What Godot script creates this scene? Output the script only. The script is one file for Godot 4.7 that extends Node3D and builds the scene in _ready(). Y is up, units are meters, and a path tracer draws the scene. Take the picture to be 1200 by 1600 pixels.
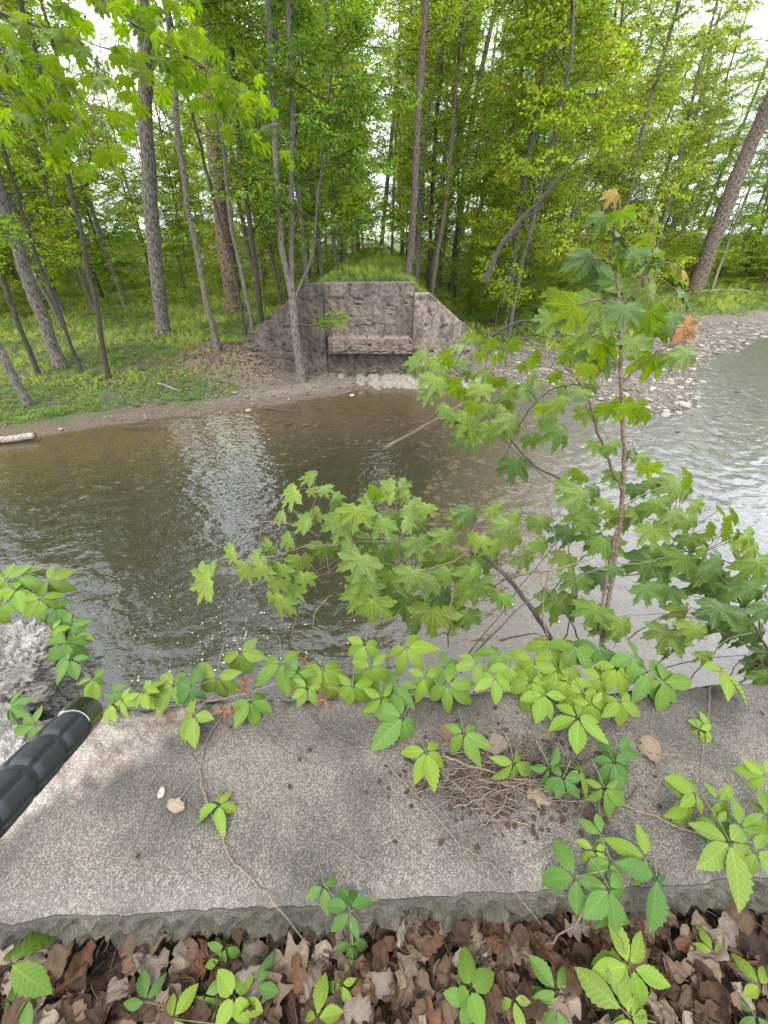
extends Node3D
# A wooded stream seen from the concrete wall of a vanished bridge: the matching abutment stands on the far bank.
# y is up, the water lies at y = 0, the camera looks towards -z and down.

const EYE := Vector3(0, 5.35, 0)
const PITCH := 34.7
const FOCAL := 620.0          # in pixels of a 1200 x 1600 picture
const TOP := 4.0              # level of the near wall's top
const SOIL := 3.70            # level of the ground behind it

var rng := RandomNumberGenerator.new()
var noise := FastNoiseLite.new()
var fine := FastNoiseLite.new()
var used := {}
var M := {}                   # materials
var G := {}                   # shared meshes


# ------------------------------------------------------------------ mesh building
class MB:
	var v := PackedVector3Array()
	var n := PackedVector3Array()
	var uv := PackedVector2Array()
	var c := PackedColorArray()
	var idx := PackedInt32Array()
	var tint := Color.WHITE

	func vert(p: Vector3, nn := Vector3.UP, u := Vector2.ZERO) -> int:
		v.append(p)
		n.append(nn)
		uv.append(u)
		c.append(tint)
		return v.size() - 1

	func tri(a: int, b: int, d: int) -> void:
		idx.append(a)
		idx.append(b)
		idx.append(d)

	# a, b, d wound so that the front looks along nn
	func face(a: int, b: int, d: int, nn: Vector3) -> void:
		if (v[b] - v[a]).cross(v[d] - v[a]).dot(nn) > 0.0:
			tri(a, d, b)
		else:
			tri(a, b, d)

	func tube(pts: Array, radii: Array, sides := 6, lumps: FastNoiseLite = null, lump := 0.0) -> void:
		var k := pts.size()
		if k < 2:
			return
		var side := Vector3.RIGHT
		var first := v.size()
		var along := 0.0
		for i in k:
			var p: Vector3 = pts[i]
			var before: Vector3 = pts[maxi(i - 1, 0)]
			var after: Vector3 = pts[mini(i + 1, k - 1)]
			var d := (after - before).normalized()
			if i == 0 and absf(d.dot(side)) > 0.8:
				side = Vector3.FORWARD
			side = (side - d * side.dot(d)).normalized()
			var up := d.cross(side)
			if i > 0:
				along += p.distance_to(before)
			for s in sides + 1:
				var a := TAU * s / sides
				var o := side * cos(a) + up * sin(a)
				var r: float = radii[i]
				if lumps:
					var q := p + o * r
					r *= 1.0 + lump * lumps.get_noise_3d(q.x * 60.0, q.y * 14.0, q.z * 60.0)
				vert(p + o * r, o, Vector2(float(s) / sides, along))
		for i in k - 1:
			for s in sides:
				var a := first + i * (sides + 1) + s
				var b := a + sides + 1
				face(a, a + 1, b, n[a])
				face(a + 1, b + 1, b, n[a])
		for e in [0, k - 1]:
			var d: Vector3 = (pts[e] - pts[1 if e == 0 else k - 2]).normalized()
			var m := vert(pts[e], d, Vector2(0.5, along))
			var ring: int = first + e * (sides + 1)
			for s in sides:
				face(m, ring + s, ring + s + 1, d)

	# a sheet of nu x nv cells; the callable gives the place of (u, v)
	func grid(nu: int, nv: int, place: Callable, towards: Vector3, uvs := 1.0) -> void:
		var first := v.size()
		for j in nv + 1:
			for i in nu + 1:
				var u := Vector2(float(i) / nu, float(j) / nv)
				vert(place.call(u.x, u.y), Vector3.UP, u * uvs)
		var a0 := first + (nv / 2) * (nu + 1) + nu / 2
		var flip := (v[a0 + 1] - v[a0]).cross(v[a0 + nu + 1] - v[a0]).dot(towards) > 0.0
		for j in nv:
			for i in nu:
				var a := first + j * (nu + 1) + i
				var b := a + nu + 1
				if flip:
					idx.append_array([a, b, a + 1, a + 1, b, b + 1])
				else:
					idx.append_array([a, a + 1, b, a + 1, b + 1, b])
		smooth(first)

	func smooth(first := 0) -> void:
		for i in range(first, v.size()):
			n[i] = Vector3.ZERO
		for t in range(0, idx.size(), 3):
			var a := idx[t]
			if a < first:
				continue
			var b := idx[t + 1]
			var d := idx[t + 2]
			var q := (v[d] - v[a]).cross(v[b] - v[a])
			n[a] += q
			n[b] += q
			n[d] += q
		for i in range(first, v.size()):
			n[i] = n[i].normalized() if n[i].length_squared() > 1e-18 else Vector3.UP

	func box(at: Transform3D, size: Vector3) -> void:
		for ax in 3:
			for sg in [-1.0, 1.0]:
				var nn := Vector3.ZERO
				nn[ax] = sg
				var p := Vector3.ZERO
				p[(ax + 1) % 3] = 1.0
				var q := Vector3.ZERO
				q[(ax + 2) % 3] = 1.0
				var f := v.size()
				for k in [[-1, -1], [1, -1], [1, 1], [-1, 1]]:
					vert(at * ((nn + p * k[0] + q * k[1]) * size * 0.5), at.basis * nn, Vector2(k[0], k[1]) * 0.5)
				face(f, f + 1, f + 2, at.basis * nn)
				face(f, f + 2, f + 3, at.basis * nn)

	func append(o: MB, t: Transform3D, shade := Color.WHITE) -> void:
		var first := v.size()
		for i in o.v.size():
			v.append(t * o.v[i])
			n.append((t.basis * o.n[i]).normalized())
			uv.append(o.uv[i])
			c.append(o.c[i] * shade)
		for i in o.idx:
			idx.append(first + i)

	func mesh() -> ArrayMesh:
		var a := []
		a.resize(Mesh.ARRAY_MAX)
		a[Mesh.ARRAY_VERTEX] = v
		a[Mesh.ARRAY_NORMAL] = n
		a[Mesh.ARRAY_TEX_UV] = uv
		a[Mesh.ARRAY_COLOR] = c
		a[Mesh.ARRAY_INDEX] = idx
		var m := ArrayMesh.new()
		m.add_surface_from_arrays(Mesh.PRIMITIVE_TRIANGLES, a)
		return m


# ------------------------------------------------------------------ the picture's rays: real places from where things were measured
func ray(px: float, py: float) -> Vector3:
	var x := (px - 600.0) / FOCAL
	var y := (800.0 - py) / FOCAL
	var s := sin(deg_to_rad(PITCH))
	var c := cos(deg_to_rad(PITCH))
	return Vector3(x, y * c - s, -y * s - c)

func on_level(px: float, py: float, level: float) -> Vector3:
	var r := ray(px, py)
	return EYE + r * ((level - EYE.y) / r.y)

func on_plane(px: float, py: float, z: float) -> Vector3:
	var r := ray(px, py)
	return EYE + r * (z / r.z)

func on_ground(px: float, py: float) -> Vector3:
	var p := on_level(px, py, 0.6)
	for i in 12:
		p = on_level(px, py, minf(height(p.x, p.z), 5.0))
	return p

func depth_of(p: Vector3) -> float:
	return (p - EYE).dot(Vector3(0, -sin(deg_to_rad(PITCH)), -cos(deg_to_rad(PITCH))))

func across(deg: float) -> Vector3:
	var a := deg_to_rad(deg)
	return Vector3(cos(a), -sin(a) * cos(deg_to_rad(PITCH)), sin(a) * sin(deg_to_rad(PITCH)))


# ------------------------------------------------------------------ objects
func numbered(called: String) -> String:
	var k: int = used.get(called, 0)
	used[called] = k + 1
	return called if k == 0 else "%s_%03d" % [called, k]

func tag(o: Node, label := "", category := "", group := "", kind := "") -> Node:
	if label:
		o.set_meta("label", label)
	if category:
		o.set_meta("category", category)
	if group:
		o.set_meta("group", group)
	if kind:
		o.set_meta("kind", kind)
	return o

func thing(called: String, label: String, category: String, at := Vector3.ZERO, group := "") -> Node3D:
	var o := Node3D.new()
	o.name = numbered(called)
	add_child(o)
	o.position = at
	tag(o, label, category, group)
	return o

func put(called: String, m: Mesh, mat: Material, parent: Node3D = null, at := Transform3D()) -> MeshInstance3D:
	var o := MeshInstance3D.new()
	o.mesh = m
	o.material_override = mat
	o.transform = at
	if parent == null:
		o.name = numbered(called)
		add_child(o)
	else:
		var k: int = parent.get_meta("_n_" + called, 0)
		parent.set_meta("_n_" + called, k + 1)
		o.name = called if k == 0 else "%s_%03d" % [called, k]
		parent.add_child(o)
	return o

func scatter(called: String, m: Mesh, mat: Material, where: Array, tints: PackedColorArray, parent: Node3D = null) -> MultiMeshInstance3D:
	var mm := MultiMesh.new()
	mm.transform_format = MultiMesh.TRANSFORM_3D
	mm.use_colors = tints.size() > 0
	mm.mesh = m
	mm.instance_count = where.size()
	for i in where.size():
		mm.set_instance_transform(i, where[i])
		if tints.size() > 0:
			mm.set_instance_color(i, tints[i])
	var o := MultiMeshInstance3D.new()
	o.multimesh = mm
	o.material_override = mat
	o.set_meta("kind", "stuff")
	if parent == null:
		o.name = numbered(called)
		add_child(o)
	else:
		o.name = called
		parent.add_child(o, true)
	return o

func rf(a: float, b: float) -> float:
	return rng.randf_range(a, b)

func rv(s := 1.0) -> Vector3:
	return Vector3(rng.randf_range(-s, s), rng.randf_range(-s, s), rng.randf_range(-s, s))

func lin(r: float, g: float, b: float) -> Color:
	return Color(r, g, b).linear_to_srgb()

# Y along the tip, Z along the normal
func posed(at: Vector3, normal: Vector3, tip: Vector3, size: float) -> Transform3D:
	var y := (tip - normal * tip.dot(normal))
	y = y.normalized() if y.length() > 0.01 else normal.cross(Vector3.RIGHT).normalized()
	var x := y.cross(normal).normalized()
	return Transform3D(Basis(x, y, normal) * size, at)

func curve(pts: Array, steps := 6, wobble := 0.0) -> Array:
	var c := Curve3D.new()
	for i in pts.size():
		var a: Vector3 = pts[maxi(i - 1, 0)]
		var b: Vector3 = pts[mini(i + 1, pts.size() - 1)]
		var t := (b - a) / 6.0
		c.add_point(pts[i], -t, t)
	var out := []
	var k := steps * (pts.size() - 1)
	for i in k + 1:
		var s := float(i) / k * (pts.size() - 1)
		var j := mini(int(s), pts.size() - 2)
		var q := c.sample(j, s - j)
		if i > 0 and i < k:
			q += rv(wobble)
		out.append(q)
	return out

func taper(k: int, a: float, b: float, power := 1.0) -> Array:
	var out := []
	for i in k:
		out.append(lerpf(a, b, pow(float(i) / maxi(k - 1, 1), power)))
	return out


# ------------------------------------------------------------------ materials
func noise_tex(freq: float, type: int, octaves: int, ramp: Gradient, size := 512, seed_ := 1, normal := false, strength := 4.0) -> NoiseTexture2D:
	var f := FastNoiseLite.new()
	f.seed = seed_
	f.noise_type = type as FastNoiseLite.NoiseType
	f.frequency = freq
	f.fractal_octaves = octaves
	if type == FastNoiseLite.TYPE_CELLULAR:
		f.cellular_return_type = FastNoiseLite.RETURN_DISTANCE
	var t := NoiseTexture2D.new()
	t.noise = f
	t.seamless = true
	t.width = size
	t.height = size
	if ramp:
		t.color_ramp = ramp
	if normal:
		t.as_normal_map = true
		t.bump_strength = strength
	return t

func ramp(stops: Array) -> Gradient:
	var g := Gradient.new()
	var o := PackedFloat32Array()
	var c := PackedColorArray()
	for s in stops:
		o.append(s[0])
		c.append(s[1])
	g.offsets = o
	g.colors = c
	return g

func grey(a: float) -> Color:
	return Color(a, a, a)

func mat(albedo: Color, rough := 0.8, tex: Texture2D = null, scale := Vector3.ONE, world := false, bump: Texture2D = null, bump_cm := 0.0) -> StandardMaterial3D:
	var m := StandardMaterial3D.new()
	m.albedo_color = albedo
	m.roughness = rough
	m.albedo_texture = tex
	m.uv1_scale = scale
	if world:
		m.uv1_triplanar = true
		m.uv1_world_triplanar = true
	if bump:
		m.heightmap_enabled = true
		m.heightmap_texture = bump
		m.heightmap_scale = bump_cm
	return m

func leaf_mat(albedo: Color, tex: Texture2D, through := 0.75, rough := 0.5, bump: Texture2D = null) -> StandardMaterial3D:
	var m := mat(albedo, rough, tex)
	m.backlight_enabled = true
	m.backlight = Color(through, through, through * 0.55)
	m.metallic_specular = 0.24
	m.cull_mode = BaseMaterial3D.CULL_DISABLED
	if bump:
		m.heightmap_enabled = true
		m.heightmap_texture = bump
		m.heightmap_scale = 0.25
	return m

# print of a leaf: pale veins on a slightly mottled blade; veins are [from, to, width] in texture units
func leaf_print(veins: Array, size: int, vein_gain: float) -> ImageTexture:
	var im := Image.create(size, size, false, Image.FORMAT_RGB8)
	var glow := PackedFloat32Array()
	glow.resize(size * size)
	for w in veins:
		var a: Vector2 = w[0] * size
		var b: Vector2 = w[1] * size
		var r: float = w[2] * size
		var ab := b - a
		var l2 := maxf(ab.length_squared(), 1e-6)
		var reach := r * 3.0 + 1.0
		for y in range(maxi(0, int(minf(a.y, b.y) - reach)), mini(size - 1, int(maxf(a.y, b.y) + reach)) + 1):
			for x in range(maxi(0, int(minf(a.x, b.x) - reach)), mini(size - 1, int(maxf(a.x, b.x) + reach)) + 1):
				var p := Vector2(x, y)
				var t := clampf((p - a).dot(ab) / l2, 0.0, 1.0)
				var d := p.distance_to(a + ab * t) / (r * (1.2 - 0.7 * t))
				var g := exp(-d * d)
				if g > glow[y * size + x]:
					glow[y * size + x] = g
	for y in size:
		for x in size:
			var m := 0.80 + 0.07 * noise.get_noise_2d(x * 1400.0 / size, y * 1400.0 / size)
			var g := glow[y * size + x] * vein_gain
			im.set_pixel(x, y, Color(minf(m + g * 1.1, 1), minf(m + g * 0.8, 1), minf(m + g * 1.0, 1)))
	return ImageTexture.create_from_image(im)

func side_veins(veins: Array, a: Vector2, b: Vector2, k: int, spread: float, reach: float, w: float) -> void:
	var d := (b - a)
	for i in range(1, k + 1):
		var s := float(i) / (k + 1)
		var p := a + d * s
		for sg in [-1.0, 1.0]:
			veins.append([p, p + d.normalized().rotated(sg * spread) * d.length() * reach * (1.0 - 0.6 * s), w])


func make_materials() -> void:
	noise.noise_type = FastNoiseLite.TYPE_SIMPLEX_SMOOTH
	noise.frequency = 0.02
	noise.fractal_octaves = 3
	fine.noise_type = FastNoiseLite.TYPE_SIMPLEX
	fine.frequency = 1.0
	fine.fractal_octaves = 3
	var S := FastNoiseLite.TYPE_SIMPLEX_SMOOTH
	var C := FastNoiseLite.TYPE_CELLULAR
	# concrete: worn surface with exposed pale grains
	var grain := noise_tex(0.24, FastNoiseLite.TYPE_VALUE, 4, ramp([[0.0, grey(0.34)], [0.34, grey(0.60)], [0.52, grey(0.72)], [0.62, grey(0.97)], [1.0, grey(1.0)]]), 1024, 3)
	var pits := noise_tex(0.09, S, 4, null, 1024, 5)
	M.concrete = mat(Color.WHITE, 0.92, grain, Vector3.ONE * 1.7, true, pits, 0.16)
	M.concrete.vertex_color_use_as_albedo = true
	M.concrete.detail_enabled = true
	M.concrete.detail_blend_mode = BaseMaterial3D.BLEND_MODE_MUL
	M.concrete.detail_albedo = noise_tex(0.006, S, 8, ramp([[0.0, grey(0.60)], [0.40, grey(0.84)], [0.55, grey(0.95)], [1.0, grey(1.0)]]), 1024, 8)
	M.concrete.detail_uv_layer = BaseMaterial3D.DETAIL_UV_2
	M.concrete.uv2_triplanar = true
	M.concrete.uv2_world_triplanar = true
	M.concrete.uv2_scale = Vector3.ONE * 0.43
	# the far abutment: the same stuff, streaked and blotched
	var blotch := noise_tex(0.018, S, 5, ramp([[0.0, grey(0.6)], [0.4, grey(0.78)], [0.6, grey(0.9)], [1.0, grey(1.0)]]), 512, 11)
	M.old_concrete = mat(Color.WHITE, 0.95, blotch, Vector3(0.5, 0.5, 0.5), true, noise_tex(0.03, S, 5, null, 512, 12), 0.7)
	M.old_concrete.vertex_color_use_as_albedo = true
	# soil
	var dirt := noise_tex(0.03, S, 5, ramp([[0.0, grey(0.45)], [0.5, grey(0.8)], [1.0, grey(1.0)]]), 512, 14)
	M.soil = mat(Color.WHITE, 1.0, dirt, Vector3.ONE * 0.7, true, noise_tex(0.04, S, 5, null, 512, 15), 4.0)
	M.soil.vertex_color_use_as_albedo = true
	# bark: furrows run along the stem
	var furrow := noise_tex(0.022, S, 4, ramp([[0.0, grey(0.38)], [0.42, grey(0.62)], [0.6, grey(0.9)], [1.0, grey(1.0)]]), 512, 17)
	var furrow_h := noise_tex(0.03, S, 4, null, 512, 18)
	for b in [["grey_bark", 0.20, 0.175, 0.145], ["brown_bark", 0.17, 0.13, 0.10], ["dark_bark", 0.09, 0.075, 0.06], ["red_bark", 0.19, 0.13, 0.095], ["pale_bark", 0.27, 0.25, 0.215]]:
		M[b[0]] = mat(lin(b[1], b[2], b[3]), 0.95, furrow, Vector3(2.0, 0.35, 1.0), false, furrow_h, 2.2)
	M.twig = mat(lin(0.11, 0.085, 0.06), 0.9, furrow, Vector3(1, 3, 1))
	M.vine_stem = mat(lin(0.23, 0.17, 0.12), 0.9, furrow, Vector3(1, 6, 1))
	M.green_stem = mat(lin(0.16, 0.17, 0.06), 0.7, furrow, Vector3(1, 6, 1))
	M.red_stem = mat(lin(0.17, 0.10, 0.06), 0.7, furrow, Vector3(1, 6, 1))
	# leaves
	var tips := [Vector2(0, 0.80), Vector2(0.52, 0.60), Vector2(-0.52, 0.60), Vector2(0.62, 0.09), Vector2(-0.62, 0.09), Vector2(0.38, -0.1), Vector2(-0.38, -0.1)]
	var vm := []
	for t in tips:
		var a := (Vector2.ZERO + Vector2(0.75, 0.35)) / 1.5
		var b: Vector2 = (t + Vector2(0.75, 0.35)) / 1.5
		vm.append([a, b, 0.009])
		side_veins(vm, a, b, 4, 0.75, 0.42, 0.0045)
	G.maple_print = leaf_print(vm, 256, 0.18)
	var vc := [[Vector2(0.5, 0.02), Vector2(0.5, 0.98), 0.012]]
	side_veins(vc, Vector2(0.5, 0.0), Vector2(0.5, 1.0), 8, 0.85, 0.42, 0.007)
	G.blade_print = leaf_print(vc, 256, 0.15)
	var mp: Texture2D = G.maple_print
	var bp: Texture2D = G.blade_print
	M.maple = [leaf_mat(lin(0.150, 0.225, 0.038), mp, 0.8, 0.5), leaf_mat(lin(0.180, 0.260, 0.045), mp, 0.85, 0.5), leaf_mat(lin(0.115, 0.190, 0.034), mp, 0.75, 0.48), leaf_mat(lin(0.140, 0.210, 0.050), mp, 0.75, 0.45)]
	M.maple_dark = [leaf_mat(lin(0.075, 0.135, 0.028), mp, 0.65, 0.42), leaf_mat(lin(0.095, 0.160, 0.030), mp, 0.7, 0.42), leaf_mat(lin(0.068, 0.120, 0.034), mp, 0.6, 0.4)]
	M.maple_yellow = [leaf_mat(lin(0.33, 0.43, 0.030), mp, 1.25, 0.5), leaf_mat(lin(0.27, 0.39, 0.030), mp, 1.25, 0.5), leaf_mat(lin(0.37, 0.46, 0.035), mp, 1.25, 0.5)]
	for y in M.maple_yellow:
		y.backlight = Color(1.1, 1.25, 0.5)
	M.maple_bronze = [leaf_mat(lin(0.270, 0.143, 0.053), mp, 0.7, 0.5), leaf_mat(lin(0.255, 0.180, 0.038), mp, 0.8, 0.5)]
	M.creeper = [leaf_mat(lin(0.150, 0.240, 0.028), bp, 0.75, 0.55), leaf_mat(lin(0.185, 0.275, 0.033), bp, 0.8, 0.55), leaf_mat(lin(0.115, 0.200, 0.028), bp, 0.7, 0.5), leaf_mat(lin(0.165, 0.245, 0.042), bp, 0.75, 0.5)]
	M.creeper_dark = [leaf_mat(lin(0.065, 0.140, 0.028), bp, 0.6, 0.5), leaf_mat(lin(0.085, 0.170, 0.032), bp, 0.6, 0.5), leaf_mat(lin(0.10, 0.19, 0.035), bp, 0.65, 0.5)]
	M.creeper_young = [leaf_mat(lin(0.200, 0.304, 0.040), bp, 0.8, 0.5), leaf_mat(lin(0.176, 0.296, 0.040), bp, 0.8, 0.5)]
	M.bud = [leaf_mat(lin(0.270, 0.135, 0.053), bp, 0.6, 0.6), leaf_mat(lin(0.225, 0.098, 0.045), bp, 0.6, 0.6)]
	M.dead = []
	for d in [[0.104, 0.066, 0.040], [0.140, 0.094, 0.060], [0.208, 0.156, 0.108], [0.060, 0.036, 0.022], [0.124, 0.064, 0.034], [0.264, 0.216, 0.160], [0.176, 0.144, 0.112], [0.088, 0.053, 0.032]]:
		var dm := leaf_mat(lin(d[0], d[1], d[2]), bp, 0.25, 0.75)
		dm.backlight = Color(0.25, 0.2, 0.13)
		M.dead.append(dm)
	# leaves of the trees across the water and of the ground cover: their own tint, varied by clump
	M.foliage = mat(Color.WHITE, 0.55)
	M.foliage.vertex_color_use_as_albedo = true
	M.foliage.backlight_enabled = true
	M.foliage.backlight = Color(1.2, 1.2, 0.62)
	M.foliage.metallic_specular = 0.35
	M.grass = M.foliage.duplicate()
	M.grass.roughness = 0.7
	M.grass.backlight = Color(0.7, 0.7, 0.4)
	# stones
	M.stone = []
	for s in [[0.32, 0.29, 0.245], [0.25, 0.225, 0.19], [0.40, 0.365, 0.315], [0.17, 0.153, 0.128], [0.28, 0.24, 0.185]]:
		M.stone.append(mat(lin(s[0], s[1], s[2]), 0.9, dirt, Vector3.ONE * 3.0, true))
	M.wet_stone = mat(lin(0.07, 0.06, 0.05), 0.35, dirt, Vector3.ONE * 3.0, true)
	M.bed_stone = mat(Color.WHITE, 0.8, dirt, Vector3.ONE * 1.5, true)
	M.bed_stone.vertex_color_use_as_albedo = true
	M.gravel = mat(Color.WHITE, 0.95, dirt, Vector3.ONE * 3.0, true)
	M.gravel.vertex_color_use_as_albedo = true
	M.driftwood = mat(lin(0.40, 0.35, 0.28), 0.9, furrow, Vector3(2, 0.6, 1), false, furrow_h, 1.0)
	M.sunken = mat(lin(0.24, 0.17, 0.08), 0.9, furrow, Vector3(2, 0.6, 1))
	# water: a murky sheet that reflects
	var w := StandardMaterial3D.new()
	w.transparency = BaseMaterial3D.TRANSPARENCY_ALPHA
	w.albedo_color = Color(1, 1, 1, 0.3)
	w.vertex_color_use_as_albedo = true
	w.roughness = 0.03
	w.metallic_specular = 0.5
	w.normal_enabled = true
	w.normal_texture = noise_tex(0.014, S, 3, null, 512, 21, true, 6.0)
	w.normal_scale = 0.4
	w.uv1_triplanar = true
	w.uv1_world_triplanar = true
	w.uv1_scale = Vector3(0.30, 0.30, 0.5)
	M.water = w
	M.foam = mat(lin(0.75, 0.74, 0.70), 0.6)
	# the handlebar grip
	M.rubber = mat(lin(0.008, 0.008, 0.009), 0.6, noise_tex(0.2, S, 2, ramp([[0.0, grey(0.75)], [1.0, grey(1.0)]]), 256, 31), Vector3.ONE * 3.0)
	M.rubber_pad = mat(lin(0.010, 0.0105, 0.012), 0.6)
	M.chrome = mat(lin(0.34, 0.34, 0.36), 0.12)
	M.chrome.metallic = 1.0
	M.plug = mat(lin(0.02, 0.02, 0.02), 0.3)


# ------------------------------------------------------------------ the land
const SHORE := [[-200.0, 6.0], [-60.0, -3.0], [-30.0, -7.2], [-12.2, -11.7], [-9.7, -13.0], [-7.0, -13.9], [-4.2, -15.1], [-1.5, -16.5], [0.0, -17.2], [4.2, -17.3], [7.4, -17.3], [8.7, -15.4], [10.4, -13.9], [12.0, -15.0], [13.5, -17.5], [17.5, -22.2], [26.1, -29.1], [40.0, -36.0], [90.0, -58.0], [220.0, -100.0]]

func shore(x: float) -> float:
	for i in SHORE.size() - 1:
		if x < SHORE[i + 1][0]:
			return lerpf(SHORE[i][1], SHORE[i + 1][1], clampf((x - SHORE[i][0]) / (SHORE[i + 1][0] - SHORE[i][0]), 0, 1))
	return -100.0

# metres from the water's edge, positive on the far bank
func inland(x: float, z: float) -> float:
	var s := shore(x)
	var k := (shore(x + 0.4) - shore(x - 0.4)) / 0.8
	return (s - z) / sqrt(1.0 + k * k) + 0.25 * noise.get_noise_2d(x * 30.0, z * 30.0)

func height(x: float, z: float) -> float:
	var near := smoothstep(-1.0, -0.45, z) if absf(x) < 4.0 else smoothstep(-1.0 - minf(absf(x) - 4.0, 3.5), -0.4, z)
	var d := inland(x, z)
	var h: float
	if d < 0.0:
		var pool := smoothstep(0.3, 7.0, -d) * smoothstep(5.0, -3.0, x + (z + 9.0) * 0.35)
		h = -0.03 - 0.22 * smoothstep(0.0, 2.5, -d) - 0.95 * pool + 0.05 * noise.get_noise_2d(x * 40.0, z * 40.0) * smoothstep(0.0, 1.0, -d)
	else:
		var left := 0.04 + 0.28 * smoothstep(0.0, 0.9, d) + 0.75 * smoothstep(1.0, 9.0, d)
		var right := 0.03 + 0.30 * smoothstep(0.0, 4.5, d) + 0.7 * smoothstep(4.0, 14.0, d)
		h = lerpf(left, right, smoothstep(2.5, 5.0, x))
		h += 0.10 * noise.get_noise_2d(x * 9.0, z * 9.0) * smoothstep(0.5, 3.0, d) + 0.5 * noise.get_noise_2d(x * 1.3 + 90.0, z * 1.3) * smoothstep(8.0, 30.0, d)
		h += 0.65 * exp(-(pow((x + 7.4) / 2.2, 2.0) + pow((z + 19.4) / 1.5, 2.0))) + 0.95 * exp(-(pow((x + 6.0) / 1.3, 2.0) + pow((z + 17.6) / 0.9, 2.0)))
		# the old embankment behind the abutment
		var e := 3.8 - (0.68 if x < 0.0 else 0.85) * maxf(0.0, absf(x + 0.6) - (1.9 if x < 0.0 else 1.6)) + 0.06 * noise.get_noise_2d(x * 40.0, z * 40.0)
		e = minf(e, 3.8 + 0.03)
		var setback := 0.5 * smoothstep(2.6, 1.6, absf(x + 0.6))
		h = maxf(h, lerpf(h, e, smoothstep(-17.8 - setback, -18.3 - setback, z)))
	h = lerpf(h, SOIL + 0.02 * noise.get_noise_2d(x * 200.0, z * 200.0) + 0.15 * smoothstep(1.0, 12.0, z), near)
	return h

func steps(stops: Array) -> PackedFloat32Array:
	var out := PackedFloat32Array()
	for i in stops.size() - 1:
		var a: float = stops[i][0]
		var b: float = stops[i + 1][0]
		var k: int = maxi(1, int(ceil((b - a) / stops[i][1])))
		for j in k:
			out.append(lerpf(a, b, float(j) / k))
	out.append(stops[-1][0])
	return out

func ground_color(x: float, z: float) -> Color:
	var d := inland(x, z)
	var k := noise.get_noise_2d(x * 25.0 + 40.0, z * 25.0)
	var k2 := noise.get_noise_2d(x * 90.0, z * 90.0 + 77.0)
	if z > -1.0 - (0.0 if absf(x) < 4.0 else minf(absf(x) - 4.0, 3.5)):
		return Color(0.045, 0.030, 0.019)
	if d < 0.0:
		var deep := smoothstep(-0.15, -0.9, height(x, z))
		return Color(0.125, 0.086, 0.038).lerp(Color(0.13, 0.118, 0.10), smoothstep(3.0, 8.0, x)).lerp(Color(0.036, 0.032, 0.012), deep) * (1.0 + 0.35 * k2)
	var mud := Color(0.13, 0.095, 0.065)
	var beach := Color(0.18, 0.152, 0.12) * (1.0 + 0.25 * k2)
	var floor_ := Color(0.085, 0.075, 0.035).lerp(Color(0.07, 0.11, 0.025), smoothstep(-0.3, 0.3, k))
	var leafy := Color(0.17, 0.12, 0.085)
	var col: Color
	if x < 3.4:
		var sandy := exp(-pow((x + 2.5) / 3.2, 2.0)) * smoothstep(3.0, 1.6, d)
		col = mud.lerp(floor_, smoothstep(0.3, 1.1, d + 0.5 * k))
		col = col.lerp(beach, clampf(sandy * 1.3 * smoothstep(0.15, 0.6, d), 0, 1))
		col = col.lerp(leafy, clampf(1.4 * exp(-(pow((x + 6.6) / 2.6, 2.0) + pow((z + 18.6) / 2.0, 2.0))), 0, 1))
	else:
		col = mud.lerp(beach, smoothstep(0.0, 0.5, d))
		col = col.lerp(Color(0.10, 0.14, 0.035), smoothstep(4.0, 6.5, d + 1.5 * k))
	return col * (1.0 + 0.2 * k2)

func make_land() -> void:
	var xs := steps([[-260.0, 20.0], [-60.0, 4.0], [-24.0, 0.5], [-12.0, 0.25], [12.0, 0.3], [30.0, 1.5], [60.0, 5.0], [110.0, 20.0], [260.0, 1.0]])
	var zs := steps([[-260.0, 20.0], [-90.0, 4.0], [-45.0, 1.0], [-30.0, 0.4], [-21.0, 0.22], [-10.0, 0.4], [-2.0, 0.15], [0.6, 0.5], [4.0, 5.0], [30.0, 30.0], [200.0, 1.0]])
	var mb := MB.new()
	for z in zs:
		for x in xs:
			mb.tint = ground_color(x, z)
			mb.vert(Vector3(x, height(x, z), z))
	var w := xs.size()
	for j in zs.size() - 1:
		for i in w - 1:
			var a := j * w + i
			mb.idx.append_array([a, a + 1, a + w, a + 1, a + w + 1, a + w])
	mb.smooth()
	tag(put("ground", mb.mesh(), M.soil), "leafy forest floor, muddy banks and stream bed", "", "", "structure")


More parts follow.
